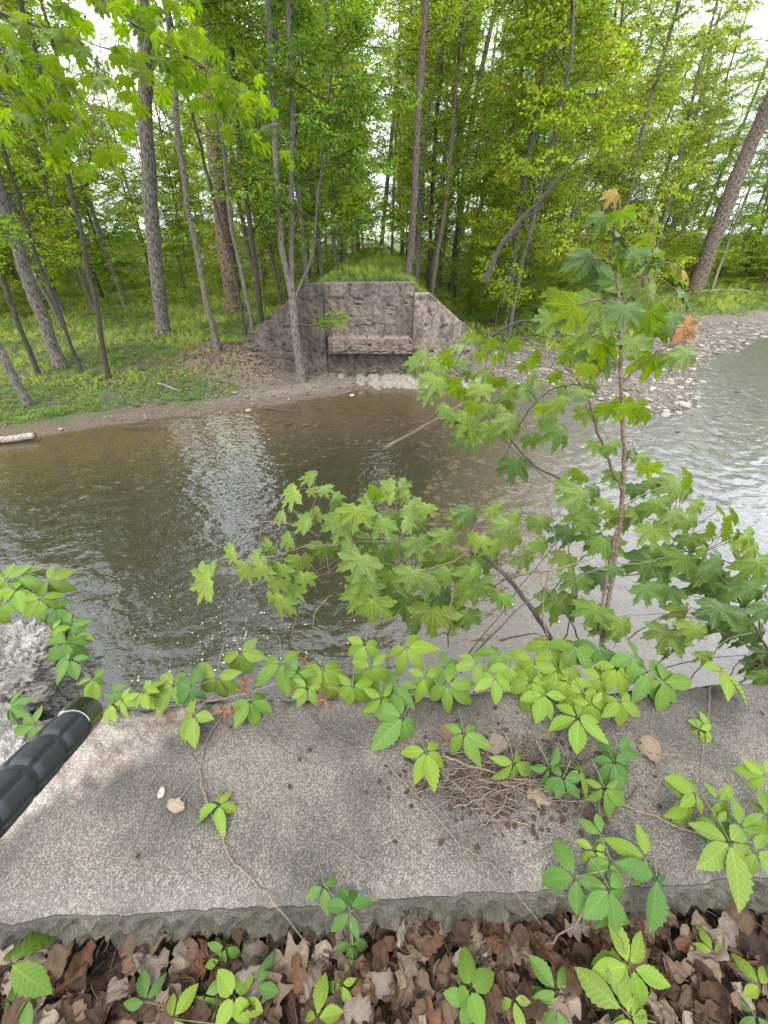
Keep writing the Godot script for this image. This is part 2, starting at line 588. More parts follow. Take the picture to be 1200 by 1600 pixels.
func make_water() -> void:
	var xs := steps([[-200.0, 20.0], [-40.0, 2.0], [-18.0, 0.3], [-13.0, 0.12], [9.0, 0.15], [28.0, 0.5], [36.0, 2.0], [60.0, 10.0], [200.0, 1.0]])
	var zs := steps([[-90.0, 6.0], [-40.0, 0.6], [-31.0, 0.2], [-17.5, 0.12], [-1.0, 0.12], [-0.6, 4.0], [10.0, 10.0], [60.0, 1.0]])
	var eddy := on_level(350, 1000, 0)
	var mb := MB.new()
	var nn := FastNoiseLite.new()
	nn.noise_type = FastNoiseLite.TYPE_SIMPLEX_SMOOTH
	nn.frequency = 1.0
	nn.fractal_octaves = 3
	for z in zs:
		for x in xs:
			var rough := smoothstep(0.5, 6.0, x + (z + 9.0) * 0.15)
			var near := smoothstep(-13.0, -6.0, z)
			var r := Vector2(x - eddy.x, z - eddy.z).length()
			var swirl := atan2(z - eddy.z, x - eddy.x)
			var h := 0.012 * nn.get_noise_2d(x * 0.9 + z * 0.35, z * 2.1 - x * 0.5) * (0.5 + near)
			h += 0.0024 * sin(r * 15.0 + swirl * 2.0 + 1.5 * nn.get_noise_2d(x, z)) * exp(-r * r / 5.0)
			h += rough * (0.026 * nn.get_noise_2d(x * 1.7 - z * 0.6 + 50.0, z * 2.4 + x * 0.9) + 0.012 * nn.get_noise_2d(x * 5.0 + 9.0, z * 5.5))
			var deep := smoothstep(-0.1, -0.9, height(x, z))
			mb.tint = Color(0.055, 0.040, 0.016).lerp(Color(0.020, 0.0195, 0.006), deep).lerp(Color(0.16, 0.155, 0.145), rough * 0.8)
			mb.vert(Vector3(x, h, z))
	var w := xs.size()
	for j in zs.size() - 1:
		for i in w - 1:
			var a := j * w + i
			mb.idx.append_array([a, a + 1, a + w, a + 1, a + w + 1, a + w])
	mb.smooth()
	tag(put("water", mb.mesh(), M.water), "murky brown green stream, rippled and reflecting the sky", "", "", "structure")
	# flecks of foam that turn in the eddy below the wall
	var blob := MB.new()
	for k in 7:
		var a := TAU * k / 7.0
		blob.vert(Vector3(cos(a), 0, sin(a)), Vector3(cos(a), 0.5, sin(a)).normalized())
	var top := blob.vert(Vector3(0, 0.35, 0))
	for k in 7:
		blob.face(k, (k + 1) % 7, top, Vector3.UP)
	var where := []
	for i in 300:
		var p: Vector3
		if i < 240:
			var a := rf(0, TAU)
			var r := absf(rng.randfn(0.0, 1.5)) + 0.1
			p = eddy + Vector3(cos(a) * r * 1.4, 0, sin(a) * r)
		else:
			p = on_level(rf(560, 900), rf(680, 1000), 0) if i < 370 else on_level(rf(150, 700), rf(820, 1050), 0)
		if inland(p.x, p.z) > -0.3 or p.z > -1.2:
			continue
		var s := rf(0.003, 0.0075) * (1.7 if rng.randf() < 0.12 else 1.0)
		where.append(Transform3D(Basis(Vector3.UP, rf(0, TAU)) * Basis.from_scale(Vector3(s * rf(1, 1.6), s * 0.6, s)), p + Vector3(0, 0.004, 0)))
	tag(scatter("foam", blob.mesh(), M.foam, where, PackedColorArray()), "white flecks of foam drifting on the pool below the wall")
	# flat stones on the shallow bed
	where = []
	var cols := PackedColorArray()
	for i in 1500:
		var p := on_level(rf(430, 900), rf(612, 800), -0.1)
		if i > 1000:
			p = on_level(rf(0, 1200), rf(600, 900), -0.1)
		var d := inland(p.x, p.z)
		var y := height(p.x, p.z)
		if d > 0.05 or y < -0.75:
			continue
		var s := rf(0.10, 0.30) * (1.5 if rng.randf() < 0.15 else 1.0)
		where.append(Transform3D(Basis(Vector3.UP, rf(0, TAU)) * Basis(Vector3.RIGHT, rf(-0.12, 0.12)) * Basis.from_scale(Vector3(s, s * 0.25, s * rf(0.55, 0.9))), Vector3(p.x, y + 0.005, p.z)))
		var g := rf(0.55, 1.2)
		cols.append(Color(0.16 * g, 0.115 * g, 0.055 * g))
	tag(scatter("stream_bed_stones", G.stone[1], M.bed_stone, where, cols), "flat brown stones on the shallow stream bed")


# ------------------------------------------------------------------ shared shapes
func maple_leaf(droop: float, cup: float, skew: float) -> ArrayMesh:
	var half := [[0.0, 0.80], [0.06, 0.62], [0.13, 0.66], [0.10, 0.50], [0.18, 0.39], [0.25, 0.43], [0.36, 0.56], [0.38, 0.50], [0.52, 0.60], [0.47, 0.44], [0.53, 0.38], [0.44, 0.30], [0.40, 0.205], [0.50, 0.20], [0.62, 0.09], [0.48, 0.02], [0.40, -0.10], [0.25, -0.07], [0.10, -0.14], [0.0, -0.01]]
	var out := []
	for i in half.size():
		out.append(Vector2(half[i][0], half[i][1]))
	for i in range(half.size() - 2, 0, -1):
		out.append(Vector2(-half[i][0] * (1.0 - skew), half[i][1] * (1.0 + 0.06 * sin(i * 2.1 + skew * 20.0))))
	var mb := MB.new()
	var mid := Vector2(0, 0.12)
	var bend := func(q: Vector2) -> Vector3:
		var r := q.length()
		var a := atan2(q.x, q.y)
		var z := -droop * r * r + cup * absf(q.x) - 0.045 * cos(a * 9.0 + 0.2) * smoothstep(0.05, 0.5, r) + 0.02 * sin(q.x * 14.0 + q.y * 9.0)
		return Vector3(q.x, q.y, z) / 1.24
	var k := out.size()
	mb.vert(bend.call(mid), Vector3.BACK, (mid + Vector2(0.75, 0.35)) / 1.5)
	for s in [0.4, 0.72, 1.0]:
		for q in out:
			var p: Vector2 = mid + (q - mid) * s
			mb.vert(bend.call(p), Vector3.BACK, (p + Vector2(0.75, 0.35)) / 1.5)
	for i in k:
		var j := (i + 1) % k
		mb.tri(0, 1 + i, 1 + j)
		for ring in 2:
			var a := 1 + ring * k
			mb.tri(a + i, a + k + i, a + j)
			mb.tri(a + j, a + k + i, a + k + j)
	mb.smooth()
	return mb.mesh()

# a toothed blade, one long: width, how it arches, how deep the pleats between its side veins are
func blade(width: float, arch: float, pleat: float, teeth: float, fold: float, rows := 14, tip := 0.95, sharp := 0.72) -> ArrayMesh:
	var mb := MB.new()
	for j in rows + 1:
		var t := float(j) / rows
		var w := width * pow(maxf(sin(PI * pow(t, tip)), 0.0), sharp) * (1.0 - 0.25 * t) + 0.004
		if j > 1 and j < rows:
			w *= 1.0 + (teeth if j % 2 == 0 else -teeth)
		for i in 5:
			var u := (i - 2) / 2.0
			var y := t + 0.06 * absf(u) * (1.0 - t) * (1.0 if j % 2 == 0 else 0.4)
			var z := -arch * t * t + fold * absf(u) * w - 0.25 * arch * u * u * w + pleat * (1.0 if j % 2 == 0 else -1.0) * absf(u) * sin(PI * t)
			mb.vert(Vector3(u * w, y, z), Vector3.BACK, Vector2(0.5 + u * w * 0.95, t))
	for j in rows:
		for i in 4:
			var a := j * 5 + i
			mb.tri(a, a + 5, a + 1)
			mb.tri(a + 1, a + 5, a + 6)
	mb.smooth()
	return mb.mesh()

# a dry leaf: curled lengthwise, crumpled, its margin torn; some keep their lobes
func dead_leaf(seed_: int) -> ArrayMesh:
	var f := FastNoiseLite.new()
	f.seed = 40 + seed_
	f.frequency = 1.0
	f.fractal_octaves = 2
	var r := RandomNumberGenerator.new()
	r.seed = seed_
	var width := r.randf_range(0.20, 0.40)
	var curl := r.randf_range(-2.2, 2.2)
	var arch := r.randf_range(-0.9, 0.9)
	var lobes := 0.35 if seed_ % 3 == 0 else 0.0
	var twist := r.randf_range(-0.8, 0.8)
	var mb := MB.new()
	var rows := 16
	var cols := 8
	for j in rows + 1:
		var t := float(j) / rows
		for i in cols + 1:
			var u := float(i) / cols * 2.0 - 1.0
			var sg := signf(u)
			var w := width * pow(sin(PI * clampf(pow(t, 0.85), 0.0, 1.0)), 0.65) + 0.012
			w *= 1.0 + 0.35 * f.get_noise_2d(t * 4.0 + sg * 9.0, 3.0) + 0.25 * f.get_noise_2d(t * 14.0 + sg * 5.0, 8.0) + lobes * sin(t * 17.0 + sg * 0.4)
			var x := u * w
			var q := Vector3(x, t + 0.06 * absf(u) * f.get_noise_2d(u * 3.0, t * 3.0), 0)
			var a := curl * x
			if absf(curl) > 0.2:
				q.x = sin(a) / curl
				q.z = (1.0 - cos(a)) / curl
			q.z += arch * (t - 0.5) * (t - 0.5) + 0.075 * f.get_noise_2d(u * 2.2 + 20.0, t * 3.5) + 0.05 * f.get_noise_2d(u * 6.0, t * 9.0 + 30.0)
			q = q.rotated(Vector3.UP, twist * (t - 0.5))
			mb.tint = Color.WHITE
			mb.vert(q - Vector3(0, 0.5, 0), Vector3.BACK, Vector2(0.5 + u * 0.45, t))
	for j in rows:
		for i in cols:
			var k := j * (cols + 1) + i
			mb.tri(k, k + cols + 1, k + 1)
			mb.tri(k + 1, k + cols + 1, k + cols + 2)
	mb.smooth()
	return mb.mesh()

func stone_mesh(seed_: int, flat: float) -> ArrayMesh:
	var s := SphereMesh.new()
	s.radial_segments = 9
	s.rings = 5
	var a := s.get_mesh_arrays()
	var f := FastNoiseLite.new()
	f.seed = seed_
	f.frequency = 1.1
	var mb := MB.new()
	var v: PackedVector3Array = a[Mesh.ARRAY_VERTEX]
	for p in v:
		var q := p * 2.0
		q = q * (1.0 + 0.45 * f.get_noise_3d(q.x, q.y, q.z))
		q.x = clampf(q.x, -0.85, 0.9)
		q.z = clampf(q.z, -0.9, 0.8)
		q.y = clampf(q.y, -0.6, 0.55 + 0.15 * q.x) * flat
		mb.vert(q * 0.5)
	mb.idx = a[Mesh.ARRAY_INDEX]
	mb.smooth()
	# the seam's two columns and the poles share one normal each
	for i in mb.v.size():
		if mb.n[i] == Vector3.UP and mb.v[i].y < 0:
			mb.n[i] = Vector3.DOWN
	return mb.mesh()

# a twig with a flat spray of leaves; the twig runs along +Z from the origin, about one metre long
func spray(seed_: int, count: int, leaf: float, broad: float, hang: float) -> ArrayMesh:
	var r := RandomNumberGenerator.new()
	r.seed = seed_
	var mb := MB.new()
	mb.tint = Color(0.42, 0.30, 0.50)
	var twigs := []
	var main := [Vector3.ZERO, Vector3(0.03, 0.05, 0.35), Vector3(-0.03, 0.06, 0.7), Vector3(0, -0.02, 1.0)]
	twigs.append(main)
	for k in 6:
		var t := 0.12 + 0.13 * k
		var b := Vector3(0, 0.05 * sin(t * 3.0), t)
		var sg := 1.0 if k % 2 == 0 else -1.0
		var l := 0.55 * (1.0 - 0.5 * t)
		twigs.append([b, b + Vector3(sg * l * 0.5, 0.02 + r.randf_range(-0.05, 0.1), l * 0.4), b + Vector3(sg * l, r.randf_range(-0.14, 0.08), l * 0.7)])
	for tw in twigs:
		mb.tube(tw, [0.008, 0.005, 0.003] if tw.size() == 3 else [0.012, 0.009, 0.006, 0.003], 3)
	for i in count:
		var tw: Array = twigs[r.randi() % twigs.size()]
		var s := r.randf_range(0.25, 1.0) * (tw.size() - 1)
		var j := mini(int(s), tw.size() - 2)
		var p: Vector3 = tw[j].lerp(tw[j + 1], s - j)
		p += Vector3(r.randf_range(-0.09, 0.09), r.randf_range(-0.07, 0.03), r.randf_range(-0.09, 0.09))
		var out := Vector3(r.randf_range(-1, 1), -hang * r.randf_range(0.3, 1.3), r.randf_range(-0.6, 1.2)).normalized()
		var nn := (Vector3.UP + Vector3(r.randf_range(-0.6, 0.6), 0, r.randf_range(-0.6, 0.6))).normalized()
		nn = (nn - out * nn.dot(out)).normalized()
		var x := out.cross(nn)
		var l := leaf * r.randf_range(0.6, 1.15)
		var g := r.randf_range(0.75, 1.25)
		mb.tint = Color(g * r.randf_range(0.9, 1.1), g, g * r.randf_range(0.85, 1.1))
		var a := mb.vert(p, nn)
		var wl := mb.vert(p + out * l * 0.45 - x * l * broad * 0.5 - nn * l * 0.06, (nn - x * 0.35).normalized())
		var wr := mb.vert(p + out * l * 0.45 + x * l * broad * 0.5 - nn * l * 0.06, (nn + x * 0.35).normalized())
		var e := mb.vert(p + out * l - nn * l * 0.12, nn)
		mb.face(a, wl, e, nn)
		mb.face(a, e, wr, nn)
	return mb.mesh()

func tuft(seed_: int, blades: int, leafy: bool) -> ArrayMesh:
	var r := RandomNumberGenerator.new()
	r.seed = seed_
	var mb := MB.new()
	for i in blades:
		var a := r.randf_range(0, TAU)
		var o := Vector3(cos(a), 0, sin(a))
		var side := Vector3(-o.z, 0, o.x)
		var g := r.randf_range(0.7, 1.25)
		mb.tint = Color(g * r.randf_range(0.9, 1.15), g, g * 0.9)
		if leafy:
			var b := o * r.randf_range(0.02, 0.4) + Vector3(0, r.randf_range(0.15, 0.8), 0)
			var l := r.randf_range(0.22, 0.42)
			var tip := (o + Vector3(0, r.randf_range(-0.5, 0.5), 0)).normalized()
			var nn := (Vector3.UP + o * r.randf_range(-0.3, 0.5)).normalized()
			var p0 := mb.vert(b, nn)
			var p1 := mb.vert(b + tip * l * 0.5 - side * l * 0.32, nn)
			var p2 := mb.vert(b + tip * l * 0.5 + side * l * 0.32, nn)
			var p3 := mb.vert(b + tip * l - Vector3(0, l * 0.15, 0), nn)
			mb.face(p0, p1, p3, nn)
			mb.face(p0, p3, p2, nn)
		else:
			var h := r.randf_range(0.5, 1.1)
			var lean := r.randf_range(0.1, 0.6)
			var b := o * r.randf_range(0.0, 0.25)
			var w := 0.035
			var m := b + o * lean * 0.3 * h + Vector3(0, h * 0.6, 0)
			var e := b + o * lean * h + Vector3(0, h, 0)
			var p0 := mb.vert(b - side * w, o)
			var p1 := mb.vert(b + side * w, o)
			var p2 := mb.vert(m - side * w * 0.8, o)
			var p3 := mb.vert(m + side * w * 0.8, o)
			var p4 := mb.vert(e, o)
			mb.face(p0, p1, p2, o)
			mb.face(p1, p3, p2, o)
			mb.face(p2, p3, p4, o)
	return mb.mesh()

func make_shapes() -> void:
	G.maple = [maple_leaf(0.25, 0.05, 0.0), maple_leaf(0.45, -0.10, 0.05), maple_leaf(0.12, 0.16, -0.04), maple_leaf(0.6, -0.22, 0.08)]
	G.creeper = [blade(0.27, 0.22, 0.016, 0.05, 0.3, 16, 0.95, 0.95), blade(0.245, 0.36, 0.018, 0.06, 0.1, 16, 0.95, 0.9), blade(0.29, 0.12, 0.014, 0.05, 0.4, 16, 1.05, 0.95)]
	G.oval = [blade(0.36, 0.15, 0.006, 0.02, 0.2, 12, 0.8), blade(0.33, 0.25, 0.006, 0.03, 0.1, 12, 0.85)]
	G.bud = blade(0.2, -0.55, 0.01, 0.03, 0.5, 8)
	G.dead = []
	for k in 12:
		G.dead.append(dead_leaf(k))
	G.stone = [stone_mesh(1, 0.55), stone_mesh(2, 0.35), stone_mesh(3, 0.7), stone_mesh(4, 0.45), stone_mesh(5, 0.3)]
	G.spray = [spray(1, 46, 0.115, 0.85, 0.55), spray(2, 52, 0.105, 0.8, 0.5), spray(3, 40, 0.125, 0.9, 0.65)]
	G.fine_spray = [spray(4, 64, 0.085, 0.55, 0.35), spray(5, 58, 0.09, 0.5, 0.3)]
	G.tuft = [tuft(1, 16, false), tuft(2, 14, true), tuft(3, 18, true)]


# ------------------------------------------------------------------ concrete
func make_near_wall() -> void:
	var fa := on_level(0, 1437, TOP)
	var fb := on_level(1050, 1378, TOP)
	var ba := on_level(230, 1100, TOP)
	var bb := on_level(1200, 1068, TOP)
	var x0 := -2.9
	var x1 := 3.4
	var front := func(x: float) -> float: return fa.z + (fb.z - fa.z) * (x - fa.x) / (fb.x - fa.x) + 0.008 * fine.get_noise_1d(x * 3.0) + 0.006 * maxf(0.0, fine.get_noise_1d(x * 13.0))
	var back := func(x: float) -> float: return ba.z + (bb.z - ba.z) * (x - ba.x) / (bb.x - ba.x) + 0.02 * fine.get_noise_1d(x * 2.0 + 40.0) + 0.01 * fine.get_noise_1d(x * 11.0)
	var q0 := on_level(300, 1140, TOP)
	var q1 := on_level(0, 1320, TOP)
	var t := thing("concrete_wall", "weathered grey concrete wall top in the foreground with a pale broken left end", "wall", Vector3(0, 0, 0))
	# how far a point lies inside the broken corner, in metres
	var broken := func(x: float, z: float) -> float:
		var dir := Vector2(q1.x - q0.x, q1.z - q0.z).normalized()
		var r := Vector2(x - q0.x, z - q0.z)
		return r.y * dir.x - r.x * dir.y + 0.05 * fine.get_noise_2d(x * 5.0, z * 5.0) + 0.015 * fine.get_noise_2d(x * 22.0, z * 22.0)
	var mb := MB.new()
	var nu := 460
	var nv := 46
	for j in nv + 1:
		for i in nu + 1:
			var x := lerpf(x0, x1, float(i) / nu)
			var z: float = lerpf(front.call(x), back.call(x), float(j) / nv)
			var b: float = broken.call(x, z)
			var y := TOP + 0.003 * noise.get_noise_2d(x * 150.0, z * 150.0) + 0.0022 * fine.get_noise_2d(x * 28.0, z * 28.0)
			var edge := minf(z - back.call(x), front.call(x) - z)
			y -= 0.012 * smoothstep(0.02, 0.0, edge) * (1.0 + fine.get_noise_2d(x * 9.0, z * 9.0))
			var col := Color(0.158, 0.137, 0.108)
			col = col * (1.0 + 0.14 * noise.get_noise_2d(x * 90.0 + 300.0, z * 90.0))
			col = col.lerp(Color(0.215, 0.192, 0.162), 0.6 * smoothstep(0.10, 0.02, front.call(x) - z))  # soft light along the front edge, painted into the colour
			# dirt gathered under the creepers
			col = col.lerp(Color(0.06, 0.043, 0.03), 0.8 * exp(-(pow((x - 0.43) / 0.22, 2.0) + pow((z + 0.57) / 0.11, 2.0))) * smoothstep(-0.5, 0.2, fine.get_noise_2d(x * 12.0, z * 12.0)))
			if b > -0.01:
				var k := smoothstep(-0.01, 0.05, b)
				y -= 0.014 * k + 0.10 * maxf(0.0, b - 0.05) + k * 0.016 * fine.get_noise_2d(x * 11.0, z * 11.0) + k * 0.008 * fine.get_noise_2d(x * 33.0, z * 33.0)
				var pale := Color(0.38, 0.33, 0.275).lerp(Color(0.30, 0.225, 0.175), smoothstep(-0.1, 0.5, fine.get_noise_2d(x * 7.0, z * 7.0 + 9.0)))
				col = col.lerp(pale, k)
			mb.tint = col
			mb.vert(Vector3(x, y, z))
	for j in nv:
		for i in nu:
			var a := j * (nu + 1) + i
			var b := a + nu + 1
			mb.idx.append_array([a, b, a + 1, a + 1, b, b + 1])
	mb.smooth()
	put("top_face", mb.mesh(), M.concrete, t)
	# the side towards us: a straight arris, ragged and mossy below
	var fm := MB.new()
	var nr := 40
	for j in nr + 1:
		var s := float(j) / nr
		for i in nu + 1:
			var x := lerpf(x0, x1, float(i) / nu)
			var z: float = front.call(x)
			var y: float = mb.v[i].y - 0.36 * s
			var rag := smoothstep(0.04, 0.28, s)
			z += 0.001 + 0.004 * s + rag * (0.030 * fine.get_noise_2d(x * 7.0, y * 12.0) + 0.018 * fine.get_noise_2d(x * 26.0, y * 26.0) - 0.03 * smoothstep(0.35, 0.6, fine.get_noise_2d(x * 13.0 + 9.0, y * 15.0)) - 0.004)
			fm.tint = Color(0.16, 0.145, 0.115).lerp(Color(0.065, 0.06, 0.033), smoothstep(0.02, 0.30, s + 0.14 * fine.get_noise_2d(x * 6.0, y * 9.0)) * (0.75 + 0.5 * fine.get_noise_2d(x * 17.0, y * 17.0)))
			fm.vert(Vector3(x, y, z))
	for j in nr:
		for i in nu:
			var a := j * (nu + 1) + i
			var b := a + nu + 1
			fm.idx.append_array([a, a + 1, b, a + 1, b + 1, b])
	fm.smooth()
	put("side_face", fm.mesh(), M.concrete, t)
	# the side over the stream
	var bm := MB.new()
	bm.tint = Color(0.26, 0.24, 0.20)
	bm.grid(90, 40, func(u: float, w: float) -> Vector3:
		var x := lerpf(x0, x1, u)
		var y := lerpf(TOP - 0.012, -1.4, w) - (0.12 * maxf(0.0, broken.call(x, back.call(x))) if w < 0.01 else 0.0)
		return Vector3(x, y, back.call(x) - 0.003 - 0.02 * w + 0.02 * fine.get_noise_2d(x * 4.0, y * 4.0) * w), Vector3(0, 0, -1))
	put("river_face", bm.mesh(), M.old_concrete, t)
	for e in [x0, x1]:
		var em := MB.new()
		em.tint = Color(0.28, 0.26, 0.22)
		em.grid(8, 30, func(u: float, w: float) -> Vector3: return Vector3(e + 0.02 * fine.get_noise_2d(u * 5.0, w * 20.0), lerpf(TOP - 0.02, -1.4, w), lerpf(front.call(e), back.call(e), u)), Vector3(signf(e), 0, 0))
		put("end_face", em.mesh(), M.old_concrete, t)
	# cracks: narrow recesses filled with dark grit
	for c in [[[420, 1145], [440, 1168], [475, 1185], [495, 1192], [520, 1188], [550, 1183]], [[296, 1178], [312, 1200], [320, 1222]], [[230, 1222], [240, 1240], [232, 1260], [222, 1290]]]:
		var cm := MB.new()
		var pts := []
		for q in c:
			pts.append(on_level(q[0], q[1], TOP + 0.0005) + Vector3(rf(-0.004, 0.004), 0, rf(-0.004, 0.004)))
		var cp := curve(pts, 4, 0.003)
		for i in cp.size():
			cp[i].y = TOP + 0.001 + 0.003 * noise.get_noise_2d(cp[i].x * 150.0, cp[i].z * 150.0)
		cm.tube(cp, taper(cp.size(), 0.0016, 0.0007), 4)
		put("crack", cm.mesh(), M.twig, t)

func lump(size: Vector3, seed_: int, rough: float) -> ArrayMesh:
	var s := SphereMesh.new()
	s.radial_segments = 230
	s.rings = 120
	var a := s.get_mesh_arrays()
	var f := FastNoiseLite.new()
	f.seed = seed_
	f.frequency = 1.0
	f.fractal_octaves = 4
	var mb := MB.new()
	for p in a[Mesh.ARRAY_VERTEX]:
		var q := Vector3(p.y, -p.x, p.z) * 2.0
		var m := maxf(absf(q.x), maxf(absf(q.y), absf(q.z)))
		q = q.lerp(q / m, 0.45)
		var k := f.get_noise_3d(q.x * 1.2, q.y * 1.2, q.z * 1.2) * 0.30 + absf(f.get_noise_3d(q.x * 4.0 + 7.0, q.y * 4.0, q.z * 4.0)) * rough * 1.4 + f.get_noise_3d(q.x * 10.0, q.y * 10.0, q.z * 10.0) * rough * 0.8 + f.get_noise_3d(q.x * 30.0, q.y * 30.0, q.z * 30.0) * rough * 0.25
		var g := 1.0 + 0.7 * f.get_noise_3d(q.x * 3.0, q.y * 3.0 + 20.0, q.z * 3.0)
		mb.tint = Color(0.33, 0.30, 0.265) * clampf(g, 0.35, 1.3)
		mb.vert(q * (1.0 + k) * size * 0.5)
	mb.idx = a[Mesh.ARRAY_INDEX]
	mb.smooth()
	return mb.mesh()

func make_broken_lumps() -> void:
	var p := on_level(8, 1070, TOP)
	var o := put("concrete_chunk", lump(Vector3(0.46, 0.32, 0.34), 4, 0.16), M.concrete, null, Transform3D(Basis(Vector3.UP, 0.25), p + Vector3(-0.09, -0.08, -0.08)))
	tag(o, "rough pale grey broken concrete lump beyond the wall's left end", "rubble")
	p = on_level(20, 1150, TOP)
	o = put("concrete_chunk", lump(Vector3(0.34, 0.16, 0.20), 9, 0.06), M.concrete, null, Transform3D(Basis(Vector3.UP, -0.5), p + Vector3(-0.06, -0.055, 0.0)))
	tag(o, "low smooth brownish concrete piece between the rough lump and the black grip", "rubble")
	p = on_level(253, 1240, TOP)
	o = put("concrete_flake", stone_mesh(7, 0.6), M.stone[0], null, Transform3D(Basis(Vector3.UP, 0.2) * Basis.from_scale(Vector3(0.022, 0.016, 0.036)), p + Vector3(0, 0.006, 0)))
	tag(o, "small pale concrete flake lying on the wall top near the pale break", "flake")

func wall_sheet(called: String, parent: Node3D, outline: Callable, nu: int, nv: int, z: float, bump: float, tone: Color, thick: float) -> void:
	# a cast wall: outline(u) gives [x, bottom, top]; its face looks towards the water
	var mb := MB.new()
	for j in nv + 1:
		for i in nu + 1:
			var o: Array = outline.call(float(i) / nu)
			var y := lerpf(o[1], o[2], float(j) / nv)
			var x: float = o[0]
			var seam := exp(-pow((fposmod(y + 0.14 * fine.get_noise_1d(x * 0.9) + 0.04 * fine.get_noise_1d(x * 5.0), 0.95) - 0.47) / 0.02, 2.0)) * smoothstep(0.0, 0.12, fine.get_noise_2d(x * 0.7, y * 0.5 + 4.0))
			var board := exp(-pow((fposmod(y, 0.31) - 0.15) / 0.012, 2.0))
			var hole := smoothstep(0.66, 0.72, fine.get_noise_2d(x * 1.1 + 11.0, y * 2.0))
			var w := z + bump * (0.35 * fine.get_noise_2d(x * 2.0, y * 2.0) + 0.35 * fine.get_noise_2d(x * 9.0, y * 9.0)) - seam * 0.07 - hole * 0.08 - board * 0.012
			var g := 1.0 + 0.22 * fine.get_noise_2d(x * 0.8, y * 0.5)
			var streak := 1.0 - 0.22 * smoothstep(0.0, 0.5, fine.get_noise_2d(x * 2.2, y * 0.3)) - 0.25 * smoothstep(0.1, 0.5, fine.get_noise_2d(x * 1.1 + 30.0, y * 0.9))
			mb.tint = (tone * g * streak).lerp(Color(0.05, 0.042, 0.032), clampf(seam * 0.9 + hole * 0.6 + board * 0.10, 0, 0.85))
			mb.tint = mb.tint.lerp(Color(0.22, 0.19, 0.15), 0.6 * smoothstep(0.9, 0.2, y) * smoothstep(-0.3, 0.4, fine.get_noise_2d(x * 2.0 + 5.0, y)))
			mb.vert(Vector3(x, y, w))
	for j in nv:
		for i in nu:
			var a := j * (nu + 1) + i
			var b := a + nu + 1
			mb.idx.append_array([a, b, a + 1, a + 1, b, b + 1])
	# top and ends go back into the bank
	var rims := []
	var row := []
	for i in nu + 1:
		row.append(nv * (nu + 1) + i)
	rims.append(row)
	for e in [0, nu]:
		row = []
		for j in nv + 1:
			row.append(j * (nu + 1) + e)
		rims.append(row)
	mb.smooth()
	for k in 3:
		var r: Array = rims[k]
		var nn: Vector3 = [Vector3.UP, Vector3.LEFT, Vector3.RIGHT][k]
		var f := mb.v.size()
		mb.tint = tone * (1.25 if k == 0 else 0.9)  # top lightened and ends darkened in colour, as daylight would fall
		for i in r:
			mb.vert(mb.v[i], nn)
			mb.vert(Vector3(mb.v[i].x, mb.v[i].y, z - thick), nn)
		for i in r.size() - 1:
			mb.face(f + 2 * i, f + 2 * i + 1, f + 2 * i + 2, nn)
			mb.face(f + 2 * i + 1, f + 2 * i + 3, f + 2 * i + 2, nn)
	put(called, mb.mesh(), M.old_concrete, parent)

func make_abutment() -> void:
	var t := thing("bridge_abutment", "old dark stained concrete bridge abutment on the far bank with sloping wing walls", "abutment", Vector3(-0.6, 0, -18))
	var off := Vector3(0.6, 0, 18)
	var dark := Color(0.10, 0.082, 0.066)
	var mid := Color(0.185, 0.152, 0.122)
	var sheets := [
		["back_wall", func(u: float) -> Array: return [lerpf(-2.45, 1.2, u), 1.7, 3.86 + 0.02 * fine.get_noise_1d(u * 20.0)], 90, 60, -18.15, 0.05, mid, 0.45],
		["bridge_seat", func(u: float) -> Array: return [lerpf(-2.3, 1.18, u), 1.35, 1.93 - 0.10 * smoothstep(0.3, 0.5, fine.get_noise_1d(u * 9.0 + 3.0)) - 0.03 * absf(fine.get_noise_1d(u * 40.0))], 90, 24, -17.40, 0.08, Color(0.19, 0.152, 0.122), 0.76],
		["face_wall", func(u: float) -> Array: return [lerpf(-3.2, 1.19, u), -0.4, 1.36 + (0.5 * smoothstep(0.2, 0.16, u))], 110, 50, -17.78, 0.09, dark, 0.4],
		["wing_wall", func(u: float) -> Array: return [lerpf(-5.9, -2.46, u), -0.2, minf(3.86, 1.85 + 2.0 * (u * 3.44 + 0.0) / 2.9)], 90, 60, -17.68, 0.07, dark, 0.5],  # left wing: dark tone holds painted shade besides real stain
		["wing_wall", func(u: float) -> Array: return [lerpf(1.2, 3.6, u), -0.3, 3.55 - 0.02 * u - maxf(0.0, u * 2.4 - 0.6) * 0.75 + 0.03 * fine.get_noise_1d(u * 30.0)], 90, 60, -17.45, 0.08, Color(0.215, 0.178, 0.145), 0.5],
	]
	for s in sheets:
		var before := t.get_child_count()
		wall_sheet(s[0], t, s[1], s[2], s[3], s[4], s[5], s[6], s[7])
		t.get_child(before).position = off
	# pale broken footing at the water
	var fm := MB.new()
	fm.tint = Color(0.23, 0.20, 0.165)
	fm.grid(70, 16, func(u: float, w: float) -> Vector3:
		var x := lerpf(-2.0, 4.4, u)
		return Vector3(x, 0.42 - 0.55 * w * w - 0.12 * smoothstep(0.1, 0.4, fine.get_noise_2d(x * 1.4, 3.0)) + 0.05 * fine.get_noise_2d(x * 5.0, w * 4.0), -17.75 + 0.75 * w + 0.15 * fine.get_noise_1d(x * 1.7) * w), Vector3.UP)
	put("footing", fm.mesh(), M.old_concrete, t).position = off


